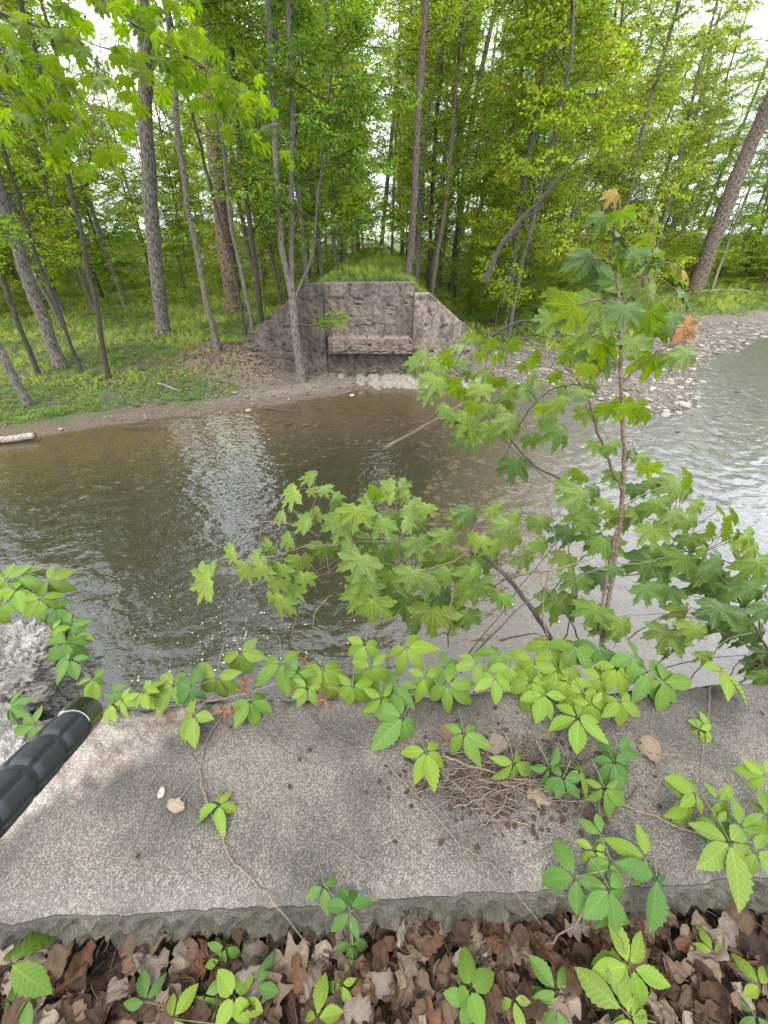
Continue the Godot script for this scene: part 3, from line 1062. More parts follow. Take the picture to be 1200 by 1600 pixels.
# ------------------------------------------------------------------ trees
func grown(tr: Node3D, path: Array, r0: float, r1: float, bark: Material, flare := 1.5) -> void:
	var rel := []
	var rad := taper(path.size(), r0, r1, 0.9)
	for i in path.size():
		rel.append(path[i] - tr.position)
		var hgt: float = path[i].y - path[0].y
		rad[i] *= 1.0 + (flare - 1.0) * exp(-hgt / 0.22)
	var mb := MB.new()
	mb.tube(rel, rad, 12, fine, 0.10)
	put("trunk", mb.mesh(), bark, tr)

# leaves left out so the water mirrors sky: a hole above the embankment's left, and thin tops over the rapid
func in_gap(p: Vector3) -> bool:
	var flat := Vector2(p.x, p.z).length()
	var up := (p.y + 5.35) / flat
	var round_ := rad_to_deg(atan2(p.x, -p.z))
	var edge := 0.44 if flat < 50.0 else 0.53
	return up > edge and up < 0.88 and (round_ > -29.0 and round_ < -17.0 or round_ > -38.0 and round_ < -34.0) or flat < 50.0 and up > 0.5 and round_ > 16.0 and rng.randf() < 0.4

# limbs and crown along the trunk; tints are linear leaf colours
func leafed(tr: Node3D, path: Array, r0: float, bark: Material, kind: String, o: Dictionary) -> void:
	var where := []
	var tints := PackedColorArray()
	var n_limbs: int = o.get("limbs", 8)
	var lo: float = o.get("low", 0.35)
	var hi: float = o.get("high", 1.0)
	var reach: float = o.get("reach", 2.6)
	var per: int = o.get("per", 15)
	var loose: float = o.get("loose", 0.22)
	var size: float = o.get("size", 1.0)
	var tint: Color = o.get("tint", Color(0.115, 0.235, 0.035))
	var rise: float = o.get("rise", 0.35)
	for k in n_limbs:
		var s := lerpf(lo, hi, (k + rf(0, 0.9)) / n_limbs) * (path.size() - 1)
		var j := clampi(int(s), 0, path.size() - 2)
		var from: Vector3 = path[j].lerp(path[j + 1], s - j)
		var a := k * 2.4 + rf(-0.6, 0.6)
		if o.has("facing"):
			a = o.facing + rf(-1.2, 1.2)
		var l := reach * rf(0.55, 1.1) * (1.0 - 0.35 * s / (path.size() - 1))
		var d := Vector3(cos(a), rise + rf(-0.2, 0.25), sin(a))
		var pts := [from, from + d * l * 0.5 + rv(0.12 * l * 0.3), from + d * l * Vector3(1, 0.75, 1) + rv(0.1)]
		var cp := curve(pts, 4, 0.02 * l)
		var rel := []
		for q in cp:
			rel.append(q - tr.position)
		var rr := r0 * rf(0.16, 0.28)
		if o.has("joined"):
			o.joined.tube(rel, taper(rel.size(), minf(rr, 0.05), 0.006), 4)
		else:
			var mb := MB.new()
			mb.tube(rel, taper(rel.size(), minf(rr, 0.05), 0.006), 5)
			put("limb", mb.mesh(), bark, tr)
		for i in per:
			var u := rf(0.15, 1.0) * (cp.size() - 1)
			var ju := mini(int(u), cp.size() - 2)
			var p: Vector3 = cp[ju].lerp(cp[ju + 1], u - ju) + rv(loose)
			var b := a + rf(-1.3, 1.3)
			if not o.has("joined") and in_gap(p):
				continue
			var z := Vector3(cos(b), rf(-0.35, 0.55), sin(b)).normalized()
			var x := Vector3.UP.cross(z).normalized()
			var bs := Basis(x, z.cross(x), z) * Basis(Vector3.BACK, rf(-0.6, 0.6))
			where.append(Transform3D(bs * (size * rf(0.6, 1.15)), p - tr.position))
			var g := rf(0.78, 1.22)
			tints.append(Color(tint.r * g * rf(0.9, 1.15), tint.g * g, tint.b * g))
	var pool: Array = G[kind]
	var c := scatter("crown", pool[rng.randi() % pool.size()], M.foliage, where, tints, tr)
	c.set_meta("kind", "stuff")

# the trunk from measured points (base first) at one distance, carried on upwards to a full height
func trunk_path(px: Array, tall: float, wob := 0.04) -> Array:
	var base := on_ground(px[0][0], px[0][1])
	var pts := [base - Vector3(0, 0.15, 0)]
	var z := base.z
	for i in range(1, px.size()):
		pts.append(on_plane(px[i][0], px[i][1], z + (px[i][2] if px[i].size() > 2 else 0.0)))
	var last: Vector3 = pts[-1]
	var d: Vector3 = (last - pts[-2]).normalized()
	while last.y < tall:
		d = (d + Vector3(0, 0.25, 0) + rv(0.06)).normalized()
		last += d * 1.6
		pts.append(last)
	return curve(pts, 4, wob)

func make_trees() -> void:
	var lime := Color(0.32, 0.43, 0.055)
	var mid := Color(0.225, 0.36, 0.05)
	var cool := Color(0.16, 0.28, 0.05)
	var list := [
		# points, width px, height, bark, label, options
		[[[95, 572], [57, 470], [20, 370], [0, 300]], 24, 16, "grey_bark", "thick grey trunk leaning left near the left edge, before the grass", {"limbs": 12, "low": 0.3, "reach": 3.2, "tint": lime}],
		[[[60, 588], [35, 520], [15, 470], [0, 425]], 10, 16, "dark_bark", "thin dark trunk leaning left between the two thick leaning trunks", {"limbs": 12, "low": 0.3, "reach": 3.2, "tint": mid}],
		[[[44, 634], [22, 590], [0, 545]], 17, 16, "grey_bark", "grey trunk nearest the water at the left edge with a spreading foot", {"limbs": 12, "low": 0.3, "reach": 3.2, "tint": mid}],
		[[[128, 585], [85, 470], [50, 380], [20, 280]], 7, 16, "dark_bark", "slender dark sapling bowing left past the leaning grey trunk", {"limbs": 12, "low": 0.3, "reach": 3.2, "tint": mid}],
		[[[168, 590], [152, 490], [128, 370], [106, 275]], 9, 16, "dark_bark", "slim dark sapling standing alone by the low bank plants", {"limbs": 12, "low": 0.3, "reach": 3.0, "tint": cool}],
		[[[100, 492], [62, 420], [30, 350]], 15, 16, "grey_bark", "grey trunk in the grass behind the thick leaning trunk", {"limbs": 12, "low": 0.3, "reach": 3.2, "tint": lime}],
		[[[256, 522], [243, 410], [229, 210], [226, 40]], 27, 17, "grey_bark", "stout straight grey trunk rising from the grass left of the brown mound", {"limbs": 12, "low": 0.3, "reach": 3.2, "tint": mid}],
		[[[340, 546], [316, 440], [287, 285], [275, 150]], 11, 16, "grey_bark", "slim grey trunk at the right of the leafy brown mound", {"limbs": 12, "low": 0.3, "reach": 3.2, "tint": mid}],
		[[[366, 487], [350, 370], [337, 235], [330, 120]], 34, 16, "red_bark", "broad reddish trunk with flaking bark behind the mound", {"limbs": 12, "low": 0.3, "reach": 3.0, "tint": cool}],
		[[[402, 572], [386, 470], [362, 360], [350, 250]], 8, 16, "grey_bark", "thin pale stem at the foot of the left wing wall", {"limbs": 12, "low": 0.3, "reach": 3.0, "tint": cool}],
		[[[394, 570], [377, 480], [360, 400], [330, 300]], 6, 16, "dark_bark", "thin dark stem just left of the pale one by the wing wall", {"limbs": 12, "low": 0.3, "reach": 3.0, "tint": cool}],
		[[[478, 440], [476, 340], [462, 180], [455, 30]], 17, 19, "grey_bark", "grey trunk behind the abutment's left corner", {"tint": cool, "low": 0.4, "limbs": 9}],
		[[[413, 440], [403, 320], [392, 190], [385, 80]], 14, 16, "grey_bark", "grey trunk standing on the embankment side behind the wing wall", {"limbs": 12, "low": 0.3, "reach": 3.2, "tint": mid}],
		[[[521, 412], [520, 350], [518, 300]], 9, 19, "pale_bark", "pale slim trunk left of the grassy path", {"tint": mid, "low": 0.3}],
		[[[594, 402], [606, 280], [618, 140], [626, 40]], 9, 19, "grey_bark", "slim grey trunk right of the grassy path, far back", {"tint": lime, "low": 0.3}],
		[[[637, 437], [646, 330], [653, 200], [662, 50]], 14, 19, "brown_bark", "straight brown trunk at the right end of the abutment's top", {"tint": lime, "low": 0.3, "limbs": 8}],
		[[[666, 442], [700, 310], [731, 140], [752, 0]], 19, 19, "brown_bark", "tall brown trunk leaning right behind the right wing wall", {"tint": lime, "low": 0.3, "limbs": 9}],
		[[[707, 452], [722, 300], [737, 190], [776, 0]], 15, 19, "grey_bark", "tall grey trunk crossing behind the leaning brown one", {"tint": lime, "low": 0.3, "limbs": 9}],
		[[[728, 420], [760, 290], [797, 140], [825, 10]], 10, 19, "brown_bark", "slim brown trunk third in the leaning row right of the abutment", {"tint": lime, "low": 0.32}],
		[[[748, 402], [782, 260], [820, 130], [850, 0]], 9, 19, "dark_bark", "slim dark trunk last in the leaning row right of the abutment", {"tint": lime, "low": 0.32}],
		[[[895, 395], [943, 350], [968, 210], [990, 60]], 17, 19, "dark_bark", "dark leafy trunk behind the tip of the maple sapling", {"tint": lime, "low": 0.3, "limbs": 12}],
		[[[1010, 420], [1040, 320], [1076, 220], [1112, 90]], 12, 19, "dark_bark", "dark slanting trunk left of the big leaning trunk", {"tint": lime, "low": 0.35, "limbs": 10}],
		[[[1082, 462], [1112, 385], [1150, 280], [1200, 165]], 30, 19, "brown_bark", "thick knotted brown trunk leaning right beyond the gravel bar", {"tint": lime, "low": 0.35, "limbs": 8, "reach": 3.5}],
		[[[930, 420], [985, 300], [1040, 190], [1090, 70]], 8, 19, "dark_bark", "thin dark stem slanting right among the bushes beyond the gravel", {"tint": lime, "low": 0.4}],
		[[[845, 420], [872, 300], [895, 190], [905, 60]], 9, 19, "dark_bark", "thin dark trunk above the bushes right of the dead limb", {"tint": lime, "low": 0.4, "limbs": 9}],
	]
	for q in [[690, 428, 0.10, 8, "brown_bark"], [716, 415, 0.16, 7, "grey_bark"], [738, 432, 0.13, 9, "dark_bark"], [772, 425, 0.20, 7, "brown_bark"], [800, 415, 0.24, 8, "grey_bark"], [826, 420, 0.22, 6, "dark_bark"], [655, 415, 0.03, 7, "grey_bark"], [612, 405, 0.03, 6, "brown_bark"], [560, 400, 0.01, 5, "pale_bark"], [540, 405, 0.0, 6, "grey_bark"], [500, 415, -0.02, 7, "brown_bark"], [990, 415, 0.34, 8, "dark_bark"], [1065, 425, 0.40, 7, "brown_bark"], [1160, 430, 0.40, 8, "dark_bark"]]:
		list.append([[[q[0], q[1]], [q[0] + 130 * q[2], q[1] - 130], [q[0] + 270 * q[2] + 4, q[1] - 270], [q[0] + 400 * q[2], q[1] - 400]], q[3], 15, q[4], "slim bare trunk among the leaning row behind the abutment and the bushes", {"tint": lime, "low": 0.42, "limbs": 7, "reach": 2.2}])
	for e in list:
		var path := trunk_path(e[0], e[2])
		var base: Vector3 = path[0]
		var r: float = 0.38 * e[1] / FOCAL * depth_of(base + Vector3(0, 1, 0))
		var tr := thing("tree", e[4], "tree", base + Vector3(0, 0.15, 0))
		if e[4].begins_with("slim bare trunk"):
			tag(tr, "", "", "slim trunks behind the abutment")
		grown(tr, path, r, r * 0.45, M[e[3]])
		var o: Dictionary = e[5]
		var right: bool = e[0][0][0] > 560
		leafed(tr, path, r, M[e[3]], "fine_spray" if right else "spray", o)

	# the forked tree whose roots spread over the gravel before the abutment
	var path := trunk_path([[472, 596], [463, 530], [457, 468]], 0.0, 0.01)
	var base: Vector3 = path[0] + Vector3(0, 0.15, 0)
	var tr := thing("tree", "forked grey tree before the abutment with bare roots over the gravel", "tree", base)
	grown(tr, path, 0.17, 0.15, M.grey_bark, 1.7)
	var fork: Vector3 = path[-1]
	var stems := [[[440, 385], [431, 230], [420, 60]], [[455, 390], [457, 230], [452, 80]], [[487, 400], [498, 300], [510, 200]]]
	for k in 3:
		var pts := [fork - Vector3(0, 0.1, 0)]
		for q in stems[k]:
			pts.append(on_plane(q[0], q[1], base.z - 0.2 * k))
		var d: Vector3 = (pts[-1] - pts[-2]).normalized()
		while pts[-1].y < (16.5 if k < 2 else 9.0):
			pts.append(pts[-1] + (d + Vector3(0, 0.3, 0) + rv(0.1)).normalized() * 1.5)
		var cp := curve(pts, 4, 0.03)
		var rel := []
		for q in cp:
			rel.append(q - base)
		var mb := MB.new()
		mb.tube(rel, taper(rel.size(), [0.115, 0.10, 0.05][k], 0.03), 9, fine, 0.08)
		put("stem", mb.mesh(), M.grey_bark, tr)
		leafed(tr, cp, 0.1, M.grey_bark, "spray", {"tint": cool, "low": 0.28, "limbs": 12, "reach": 2.8, "per": 15})
	var sp := curve([on_plane(466, 505, base.z) - base, on_plane(490, 508, base.z + 0.3) - base, on_plane(520, 498, base.z + 0.5) - base], 4, 0.01)
	var sm := MB.new()
	sm.tube(sp, taper(sp.size(), 0.02, 0.006), 5)
	put("limb", sm.mesh(), M.grey_bark, tr)
	var at := []
	var hue := PackedColorArray()
	for k in 16:
		var a := rf(-1.6, 1.6)
		var zz := Vector3(cos(a), rf(-0.3, 0.2), sin(a)).normalized()
		var xx := Vector3.UP.cross(zz).normalized()
		at.append(Transform3D(Basis(xx, zz.cross(xx), zz) * rf(0.5, 0.8), sp[rng.randi_range(4, sp.size() - 1)] + rv(0.12)))
		hue.append(Color(0.24, 0.38, 0.05) * rf(0.85, 1.15))
	scatter("sprig", G.spray[0], M.foliage, at, hue, tr)
	for k in 9:
		var a := PI * 0.55 + k * 0.28
		var l := rf(0.6, 1.7)
		var pts := []
		for i in 5:
			var s := i / 4.0
			var p := base + Vector3(cos(a + s * rf(-0.3, 0.3)) * l * s * 1.4, 0, sin(a) * l * s * 0.7)
			p.y = height(p.x, p.z) + 0.03 - 0.07 * s * s + (0.16 if i == 0 else 0.0)
			pts.append(p - base)
		var mb := MB.new()
		var cp := curve(pts, 3, 0.015)
		mb.tube(cp, taper(cp.size(), 0.05, 0.012), 6)
		put("root", mb.mesh(), M.grey_bark, tr)

	# a dead limb and its fork, leaning out to the right of the abutment
	var dp := [[757, 442], [780, 390], [812, 345], [840, 318], [880, 272], [912, 236]]
	var pts := []
	for q in dp:
		pts.append(on_plane(q[0], q[1], -19.5))
	var dead := thing("dead_tree", "leafless dark forked tree leaning right beside the abutment", "tree", pts[0])
	for b in [[pts, 0.13, 0.03], [[pts[3], on_plane(858, 290, -19.5), on_plane(866, 262, -19.4)], 0.06, 0.02], [[pts[2], on_plane(838, 330, -19.4), on_plane(852, 302, -19.3)], 0.05, 0.015], [[pts[1], on_plane(812, 355, -19.2), on_plane(828, 351, -19.0)], 0.05, 0.012]]:
		var rel := []
		for q in curve(b[0], 4, 0.03):
			rel.append(q - pts[0])
		var mb := MB.new()
		mb.tube(rel, taper(rel.size(), b[1], b[2]), 8, fine, 0.12)
		put("trunk" if b[1] > 0.1 else "limb", mb.mesh(), M.dark_bark, dead)

	# leafy boughs reaching low over the left bank
	var slim := [
		[[200, 470], 5.5, 0.05, "young tree with a light green spray over the left grass", {"tint": Color(0.16, 0.33, 0.05), "low": 0.45, "limbs": 8, "reach": 1.8, "rise": 0.05}],
		[[290, 455], 7.0, 0.06, "young leafy tree between the stout trunk and the slim one", {"tint": mid, "low": 0.4, "limbs": 9, "reach": 2.2, "rise": 0.1}],
		[[20, 480], 7.0, 0.06, "young leafy tree at the far left edge of the grass", {"tint": lime, "low": 0.4, "limbs": 10, "reach": 2.4, "rise": 0.1}],
		[[440, 455], 8.0, 0.06, "young leafy tree on the embankment behind the forked tree", {"tint": cool, "low": 0.35, "limbs": 10, "reach": 2.2, "rise": 0.2}],
		[[150, 450], 9.0, 0.07, "young leafy tree deep in the grass on the left", {"tint": lime, "low": 0.3, "limbs": 11, "reach": 2.6, "rise": 0.15}],
	]
	for s in slim:
		var b := on_ground(s[0][0], s[0][1])
		var p2 := curve([b - Vector3(0, 0.1, 0), b + Vector3(rf(-0.2, 0.2), s[1] * 0.5, rf(-0.2, 0.2)), b + Vector3(rf(-0.4, 0.4), s[1], rf(-0.4, 0.4))], 6, 0.02)
		var t2 := thing("young_tree", s[3], "tree", b)
		grown(t2, p2, s[2], 0.015, M.dark_bark)
		leafed(t2, p2, s[2] * 2.0, M.dark_bark, "spray", s[4])

	# the wood behind: a few grown kinds set again and again
	var kinds := []
	for k in 6:
		var tall := 17.0 + 1.5 * k
		var p3 := curve([Vector3(0, -0.3, 0), Vector3(rf(-0.3, 0.3), tall * 0.3, rf(-0.3, 0.3)), Vector3(rf(-0.8, 0.8), tall * 0.65, rf(-0.8, 0.8)), Vector3(rf(-1.2, 1.2), tall, rf(-1, 1))], 5, 0.05)
		var t3 := thing("woodland_tree", "tall slim tree of the wood behind the far bank", "tree", Vector3.ZERO, "trees of the wood behind the far bank")
		var bark: Material = M[["grey_bark", "brown_bark", "grey_bark", "dark_bark", "pale_bark", "brown_bark"][k]]
		var wood := MB.new()
		wood.tube(p3, taper(p3.size(), 0.13 + 0.02 * (k % 3), 0.05), 9)
		leafed(t3, p3, 0.2, bark, "fine_spray" if k % 2 else "spray", {"tint": [lime, mid, Color(0.29, 0.38, 0.07)][k % 3], "low": 0.16 + 0.05 * (k % 2), "limbs": 20, "reach": 2.9, "per": 17, "size": 1.35, "rise": 0.75, "loose": 0.6, "joined": wood})
		put("trunk", wood.mesh(), bark, t3)
		kinds.append(t3)
	var spots := []
	for k in 9:
		spots.append(Vector3(-3.6 + rf(-0.5, 0.4), 0, -23.0 - 5.0 * k + rf(-1.5, 1.5)))
		spots.append(Vector3(2.5 + rf(-0.4, 0.6), 0, -25.0 - 5.0 * k + rf(-1.5, 1.5)))
	var tries := 0
	while spots.size() < 195 and tries < 6000:
		tries += 1
		var z := -24.0 - 70.0 * pow(rng.randf(), 1.25)
		var x := rf(-1.05, 1.05) * (8.0 - z)
		if inland(x, z) < 5.0 or absf(x + 0.6) < 2.2 and z > -75.0:
			continue
		var round_ := rad_to_deg(atan2(x, -z))
		if Vector2(x, z).length() < 58.0 and (round_ > -30.0 and round_ < -17.0 or round_ > 20.0 and rng.randf() < 0.1):
			continue
		var ok := true
		for q in spots:
			if Vector2(x - q.x, z - q.z).length() < 1.6 - z * 0.012:
				ok = false
				break
		if ok:
			spots.append(Vector3(x, 0, z))
	for i in spots.size():
		var o: Node3D = kinds[i % 6]
		if i >= 6:
			o = o.duplicate()
			o.name = numbered("woodland_tree")
			add_child(o)
		var p: Vector3 = spots[i]
		o.position = Vector3(p.x, height(p.x, p.z), p.z)
		o.rotation = Vector3(rf(-0.05, 0.05), rf(0, TAU), rf(-0.05, 0.05) - 0.06 * smoothstep(3.0, 12.0, p.x))
		o.scale = Vector3.ONE * rf(0.8, 1.2)
		var bark_word: String = ["grey", "brown", "grey", "dark", "pale", "brown"][i % 6]
		var side := "left of" if p.x < -0.6 else "right of"
		var how_far := "near edge of the wood" if p.z > -45.0 else "depth of the wood"
		o.set_meta("label", "tall slim %s tree in the %s %s the grassy path" % [bark_word, how_far, side])


func make_bushes() -> void:
	# bushes on the far bank: many stems from one foot
	var protos := []
	for k in 3:
		var b := thing("bush", "bright green many stemmed bush behind the gravel bar", "bush", Vector3.ZERO, "bushes along the far bank")
		var where := []
		var tints := PackedColorArray()
		var tint: Color = [Color(0.32, 0.41, 0.055), Color(0.27, 0.38, 0.05), Color(0.20, 0.32, 0.05)][k]
		for s in 8:
			var a := s * 2.4 + rf(-0.4, 0.4)
			var l := rf(1.8, 3.2)
			var lean := rf(0.25, 0.8)
			var cp := curve([Vector3(rf(-0.15, 0.15), -0.1, rf(-0.15, 0.15)), Vector3(cos(a) * lean * l * 0.4, l * 0.55, sin(a) * lean * l * 0.4), Vector3(cos(a) * lean * l, l * rf(0.75, 1.0), sin(a) * lean * l)], 4, 0.04)
			var mb := MB.new()
			mb.tube(cp, taper(cp.size(), 0.025, 0.005), 5)
			put("stem", mb.mesh(), M.dark_bark, b)
			for i in 16:
				var u := rf(0.15, 1.0) * (cp.size() - 1)
				var j := mini(int(u), cp.size() - 2)
				var p: Vector3 = cp[j].lerp(cp[j + 1], u - j) + rv(0.12)
				var c := a + rf(-1.5, 1.5)
				var z := Vector3(cos(c), rf(-0.2, 0.5), sin(c)).normalized()
				var x := Vector3.UP.cross(z).normalized()
				where.append(Transform3D(Basis(x, z.cross(x), z) * rf(0.6, 1.05), p))
				var g := rf(0.75, 1.25)
				tints.append(Color(tint.r * g * rf(0.9, 1.15), tint.g * g, tint.b * g))
		scatter("leaves", G.fine_spray[k % 2] if k != 1 else G.spray[1], M.foliage, where, tints, b)
		protos.append(b)
	var spots := []
	for q in [[745, 490, 1.0], [770, 510, 0.8], [800, 480, 1.1], [835, 500, 0.9], [860, 480, 1.2], [790, 440, 1.3], [840, 430, 1.4], [890, 455, 1.3], [930, 470, 1.1], [960, 450, 1.3], [1000, 460, 1.2], [1030, 440, 1.4], [1060, 448, 1.3], [1120, 445, 1.2], [1160, 440, 1.5], [1195, 442, 1.4], [870, 420, 1.6], [950, 415, 1.7], [1040, 415, 1.7], [1140, 420, 1.7], [720, 430, 1.2], [700, 425, 1.0], [20, 440, 1.0], [210, 430, 1.1], [130, 425, 1.2], [320, 425, 1.1], [445, 425, 1.0], [285, 440, 0.7]]:
		var p := on_ground(q[0], q[1])
		if p.z < -55.0 or p.z > -5.0:
			p = Vector3(clampf(p.x, -50, 50), 0, -45.0)
		p.y = height(p.x, p.z) - 0.05
		spots.append([p, q[2]])
	for i in spots.size():
		var o: Node3D = protos[i % 3]
		if i >= 3:
			o = o.duplicate()
			o.name = numbered("bush")
			add_child(o)
		o.position = spots[i][0]
		o.rotation.y = rf(0, TAU)
		o.scale = Vector3.ONE * spots[i][1]
		var shade: String = ["yellow green", "lime green", "deeper green"][i % 3]
		o.set_meta("label", "%s many stemmed bush %s" % [shade, "beside the abutment's right wing wall" if spots[i][0].x < 6.0 else "behind the gravel bar"])
		if spots[i][0].x < 2.0:
			tag(o, shade + " many stemmed bush in the wood behind the left bank", "bush", "bushes in the wood")


func make_ground_cover() -> void:
	var sets := [[], [], []]
	var cols := [PackedColorArray(), PackedColorArray(), PackedColorArray()]
	var n := 0
	for i in 60000:
		if n > 27000:
			break
		var z := -11.0 - 55.0 * pow(rng.randf(), 2.0)
		var x := rf(-1.05, 1.05) * (3.0 - z)
		var d := inland(x, z)
		if d < 0.7:
			continue
		var on_path := absf(x + 0.6) < 3.5 and z < -18.6
		if x > 2.5 and d < 4.5 + 2.0 * noise.get_noise_2d(x * 20.0, z * 20.0) and not on_path:
			continue
		if x <= 2.5 and not on_path:
			if x > -5.0 and d < 2.8:
				continue
			var mound := exp(-(pow((x + 6.6) / 2.3, 2.0) + pow((z + 18.6) / 1.6, 2.0)))
			if rng.randf() < mound * 1.15:
				continue
			if absf(x + 0.6) < 5.3 and z > -18.3:
				continue
		if noise.get_noise_2d(x * 35.0 + 13.0, z * 35.0) < -0.22 and rng.randf() < 0.8:
			continue
		n += 1
		var far := clampf(-z / 18.0, 0.8, 3.0)
		var shore_plants := smoothstep(4.0, 1.5, d) * (1.0 if x < 2.0 else 0.0)
		var k := 0 if rng.randf() < (0.25 if shore_plants > 0.4 else 0.5) else (1 if rng.randf() < 0.5 else 2)
		var s := rf(0.14, 0.30) * far * (1.0 if k == 0 else 0.85)
		sets[k].append(Transform3D(Basis(Vector3.UP, rf(0, TAU)) * Basis.from_scale(Vector3(s, s * rf(0.6, 1.1), s)), Vector3(x, height(x, z) - 0.01, z)))
		var patch := smoothstep(-0.3, 0.3, noise.get_noise_2d(x * 12.0, z * 12.0 + 60.0))
		var col := Color(0.15, 0.22, 0.035).lerp(Color(0.30, 0.37, 0.06), patch)
		col = col.lerp(Color(0.085, 0.16, 0.035), shore_plants * 0.7)
		var g := rf(0.75, 1.25)
		cols[k].append(Color(col.r * g, col.g * g, col.b * g))
	tag(scatter("grass", G.tuft[0], M.grass, sets[0], cols[0]), "bright spring grass under the trees and along the old path")
	tag(scatter("ground_cover", G.tuft[1], M.grass, sets[1], cols[1]), "low leafy plants covering the far bank")
	tag(scatter("ground_cover", G.tuft[2], M.grass, sets[2], cols[2]), "broad leaved weeds among the grass of the far bank")
	# thin growth deep in the wood, to the height of a person and above
	var where := []
	var tints := PackedColorArray()
	for i in 5200:
		var z := -26.0 - 75.0 * pow(rng.randf(), 1.2)
		var x := rf(-1.0, 1.0) * (6.0 - z)
		if inland(x, z) < 7.0 or absf(x + 0.6) < 2.4:
			continue
		var s := rf(0.7, 1.4) * clampf(-z / 35.0, 0.9, 2.2)
		var b := rf(0, TAU)
		var zz := Vector3(cos(b), rf(-0.1, 0.4), sin(b)).normalized()
		var xx := Vector3.UP.cross(zz).normalized()
		where.append(Transform3D(Basis(xx, zz.cross(xx), zz) * s, Vector3(x, height(x, z) + 4.5 * pow(rng.randf(), 1.6), z)))
		var g := rf(0.7, 1.25)
		tints.append(Color(0.31 * g, 0.40 * g, 0.06 * g))
	tag(scatter("undergrowth", G.fine_spray[0], M.foliage, where, tints), "light green undergrowth deep in the wood")
	# the far wood, which reads as one mass of young leaves
	where = []
	tints = PackedColorArray()
	for i in 17500:
		var z := -52.0 - 60.0 * rng.randf()
		var x := rf(-1.08, 1.08) * (4.0 - z)
		if inland(x, z) < 8.0 or (absf(x + 0.6) < 2.5 and z > -75.0):
			continue
		var s := rf(1.3, 2.6)
		var b := rf(0, TAU)
		var zz := Vector3(cos(b), rf(-0.2, 0.5), sin(b)).normalized()
		var xx := Vector3.UP.cross(zz).normalized()
		var p := Vector3(x, height(x, z) + 30.0 * pow(rng.randf(), 1.2), z)
		if in_gap(p):
			continue
		where.append(Transform3D(Basis(xx, zz.cross(xx), zz) * Basis(Vector3.BACK, rf(-0.8, 0.8)) * s, p))
		var g := rf(0.75, 1.25)
		tints.append(Color(0.34 * g * rf(0.85, 1.1), 0.44 * g, 0.09 * g))
	tag(scatter("far_wood", G.fine_spray[1], M.foliage, where, tints), "pale green mass of leaves of the far wood")
	# dead leaves strewn on the mound by the wing wall
	where = []
	tints = PackedColorArray()
	for i in 1500:
		var x := -6.4 + rng.randfn(0, 1.7)
		var z := -18.2 + rng.randfn(0, 1.2)
		if inland(x, z) < 1.2 or x > -2.0:
			continue
		where.append(Transform3D(Basis(Vector3.UP, rf(0, TAU)) * Basis(Vector3.RIGHT, -1.57 + rf(-0.5, 0.5)) * rf(0.08, 0.15), Vector3(x, height(x, z) + 0.02, z)))
	tag(scatter("fallen_leaves", G.dead[2], M.dead[1], where, tints), "brown fallen leaves on the mound by the left wing wall")


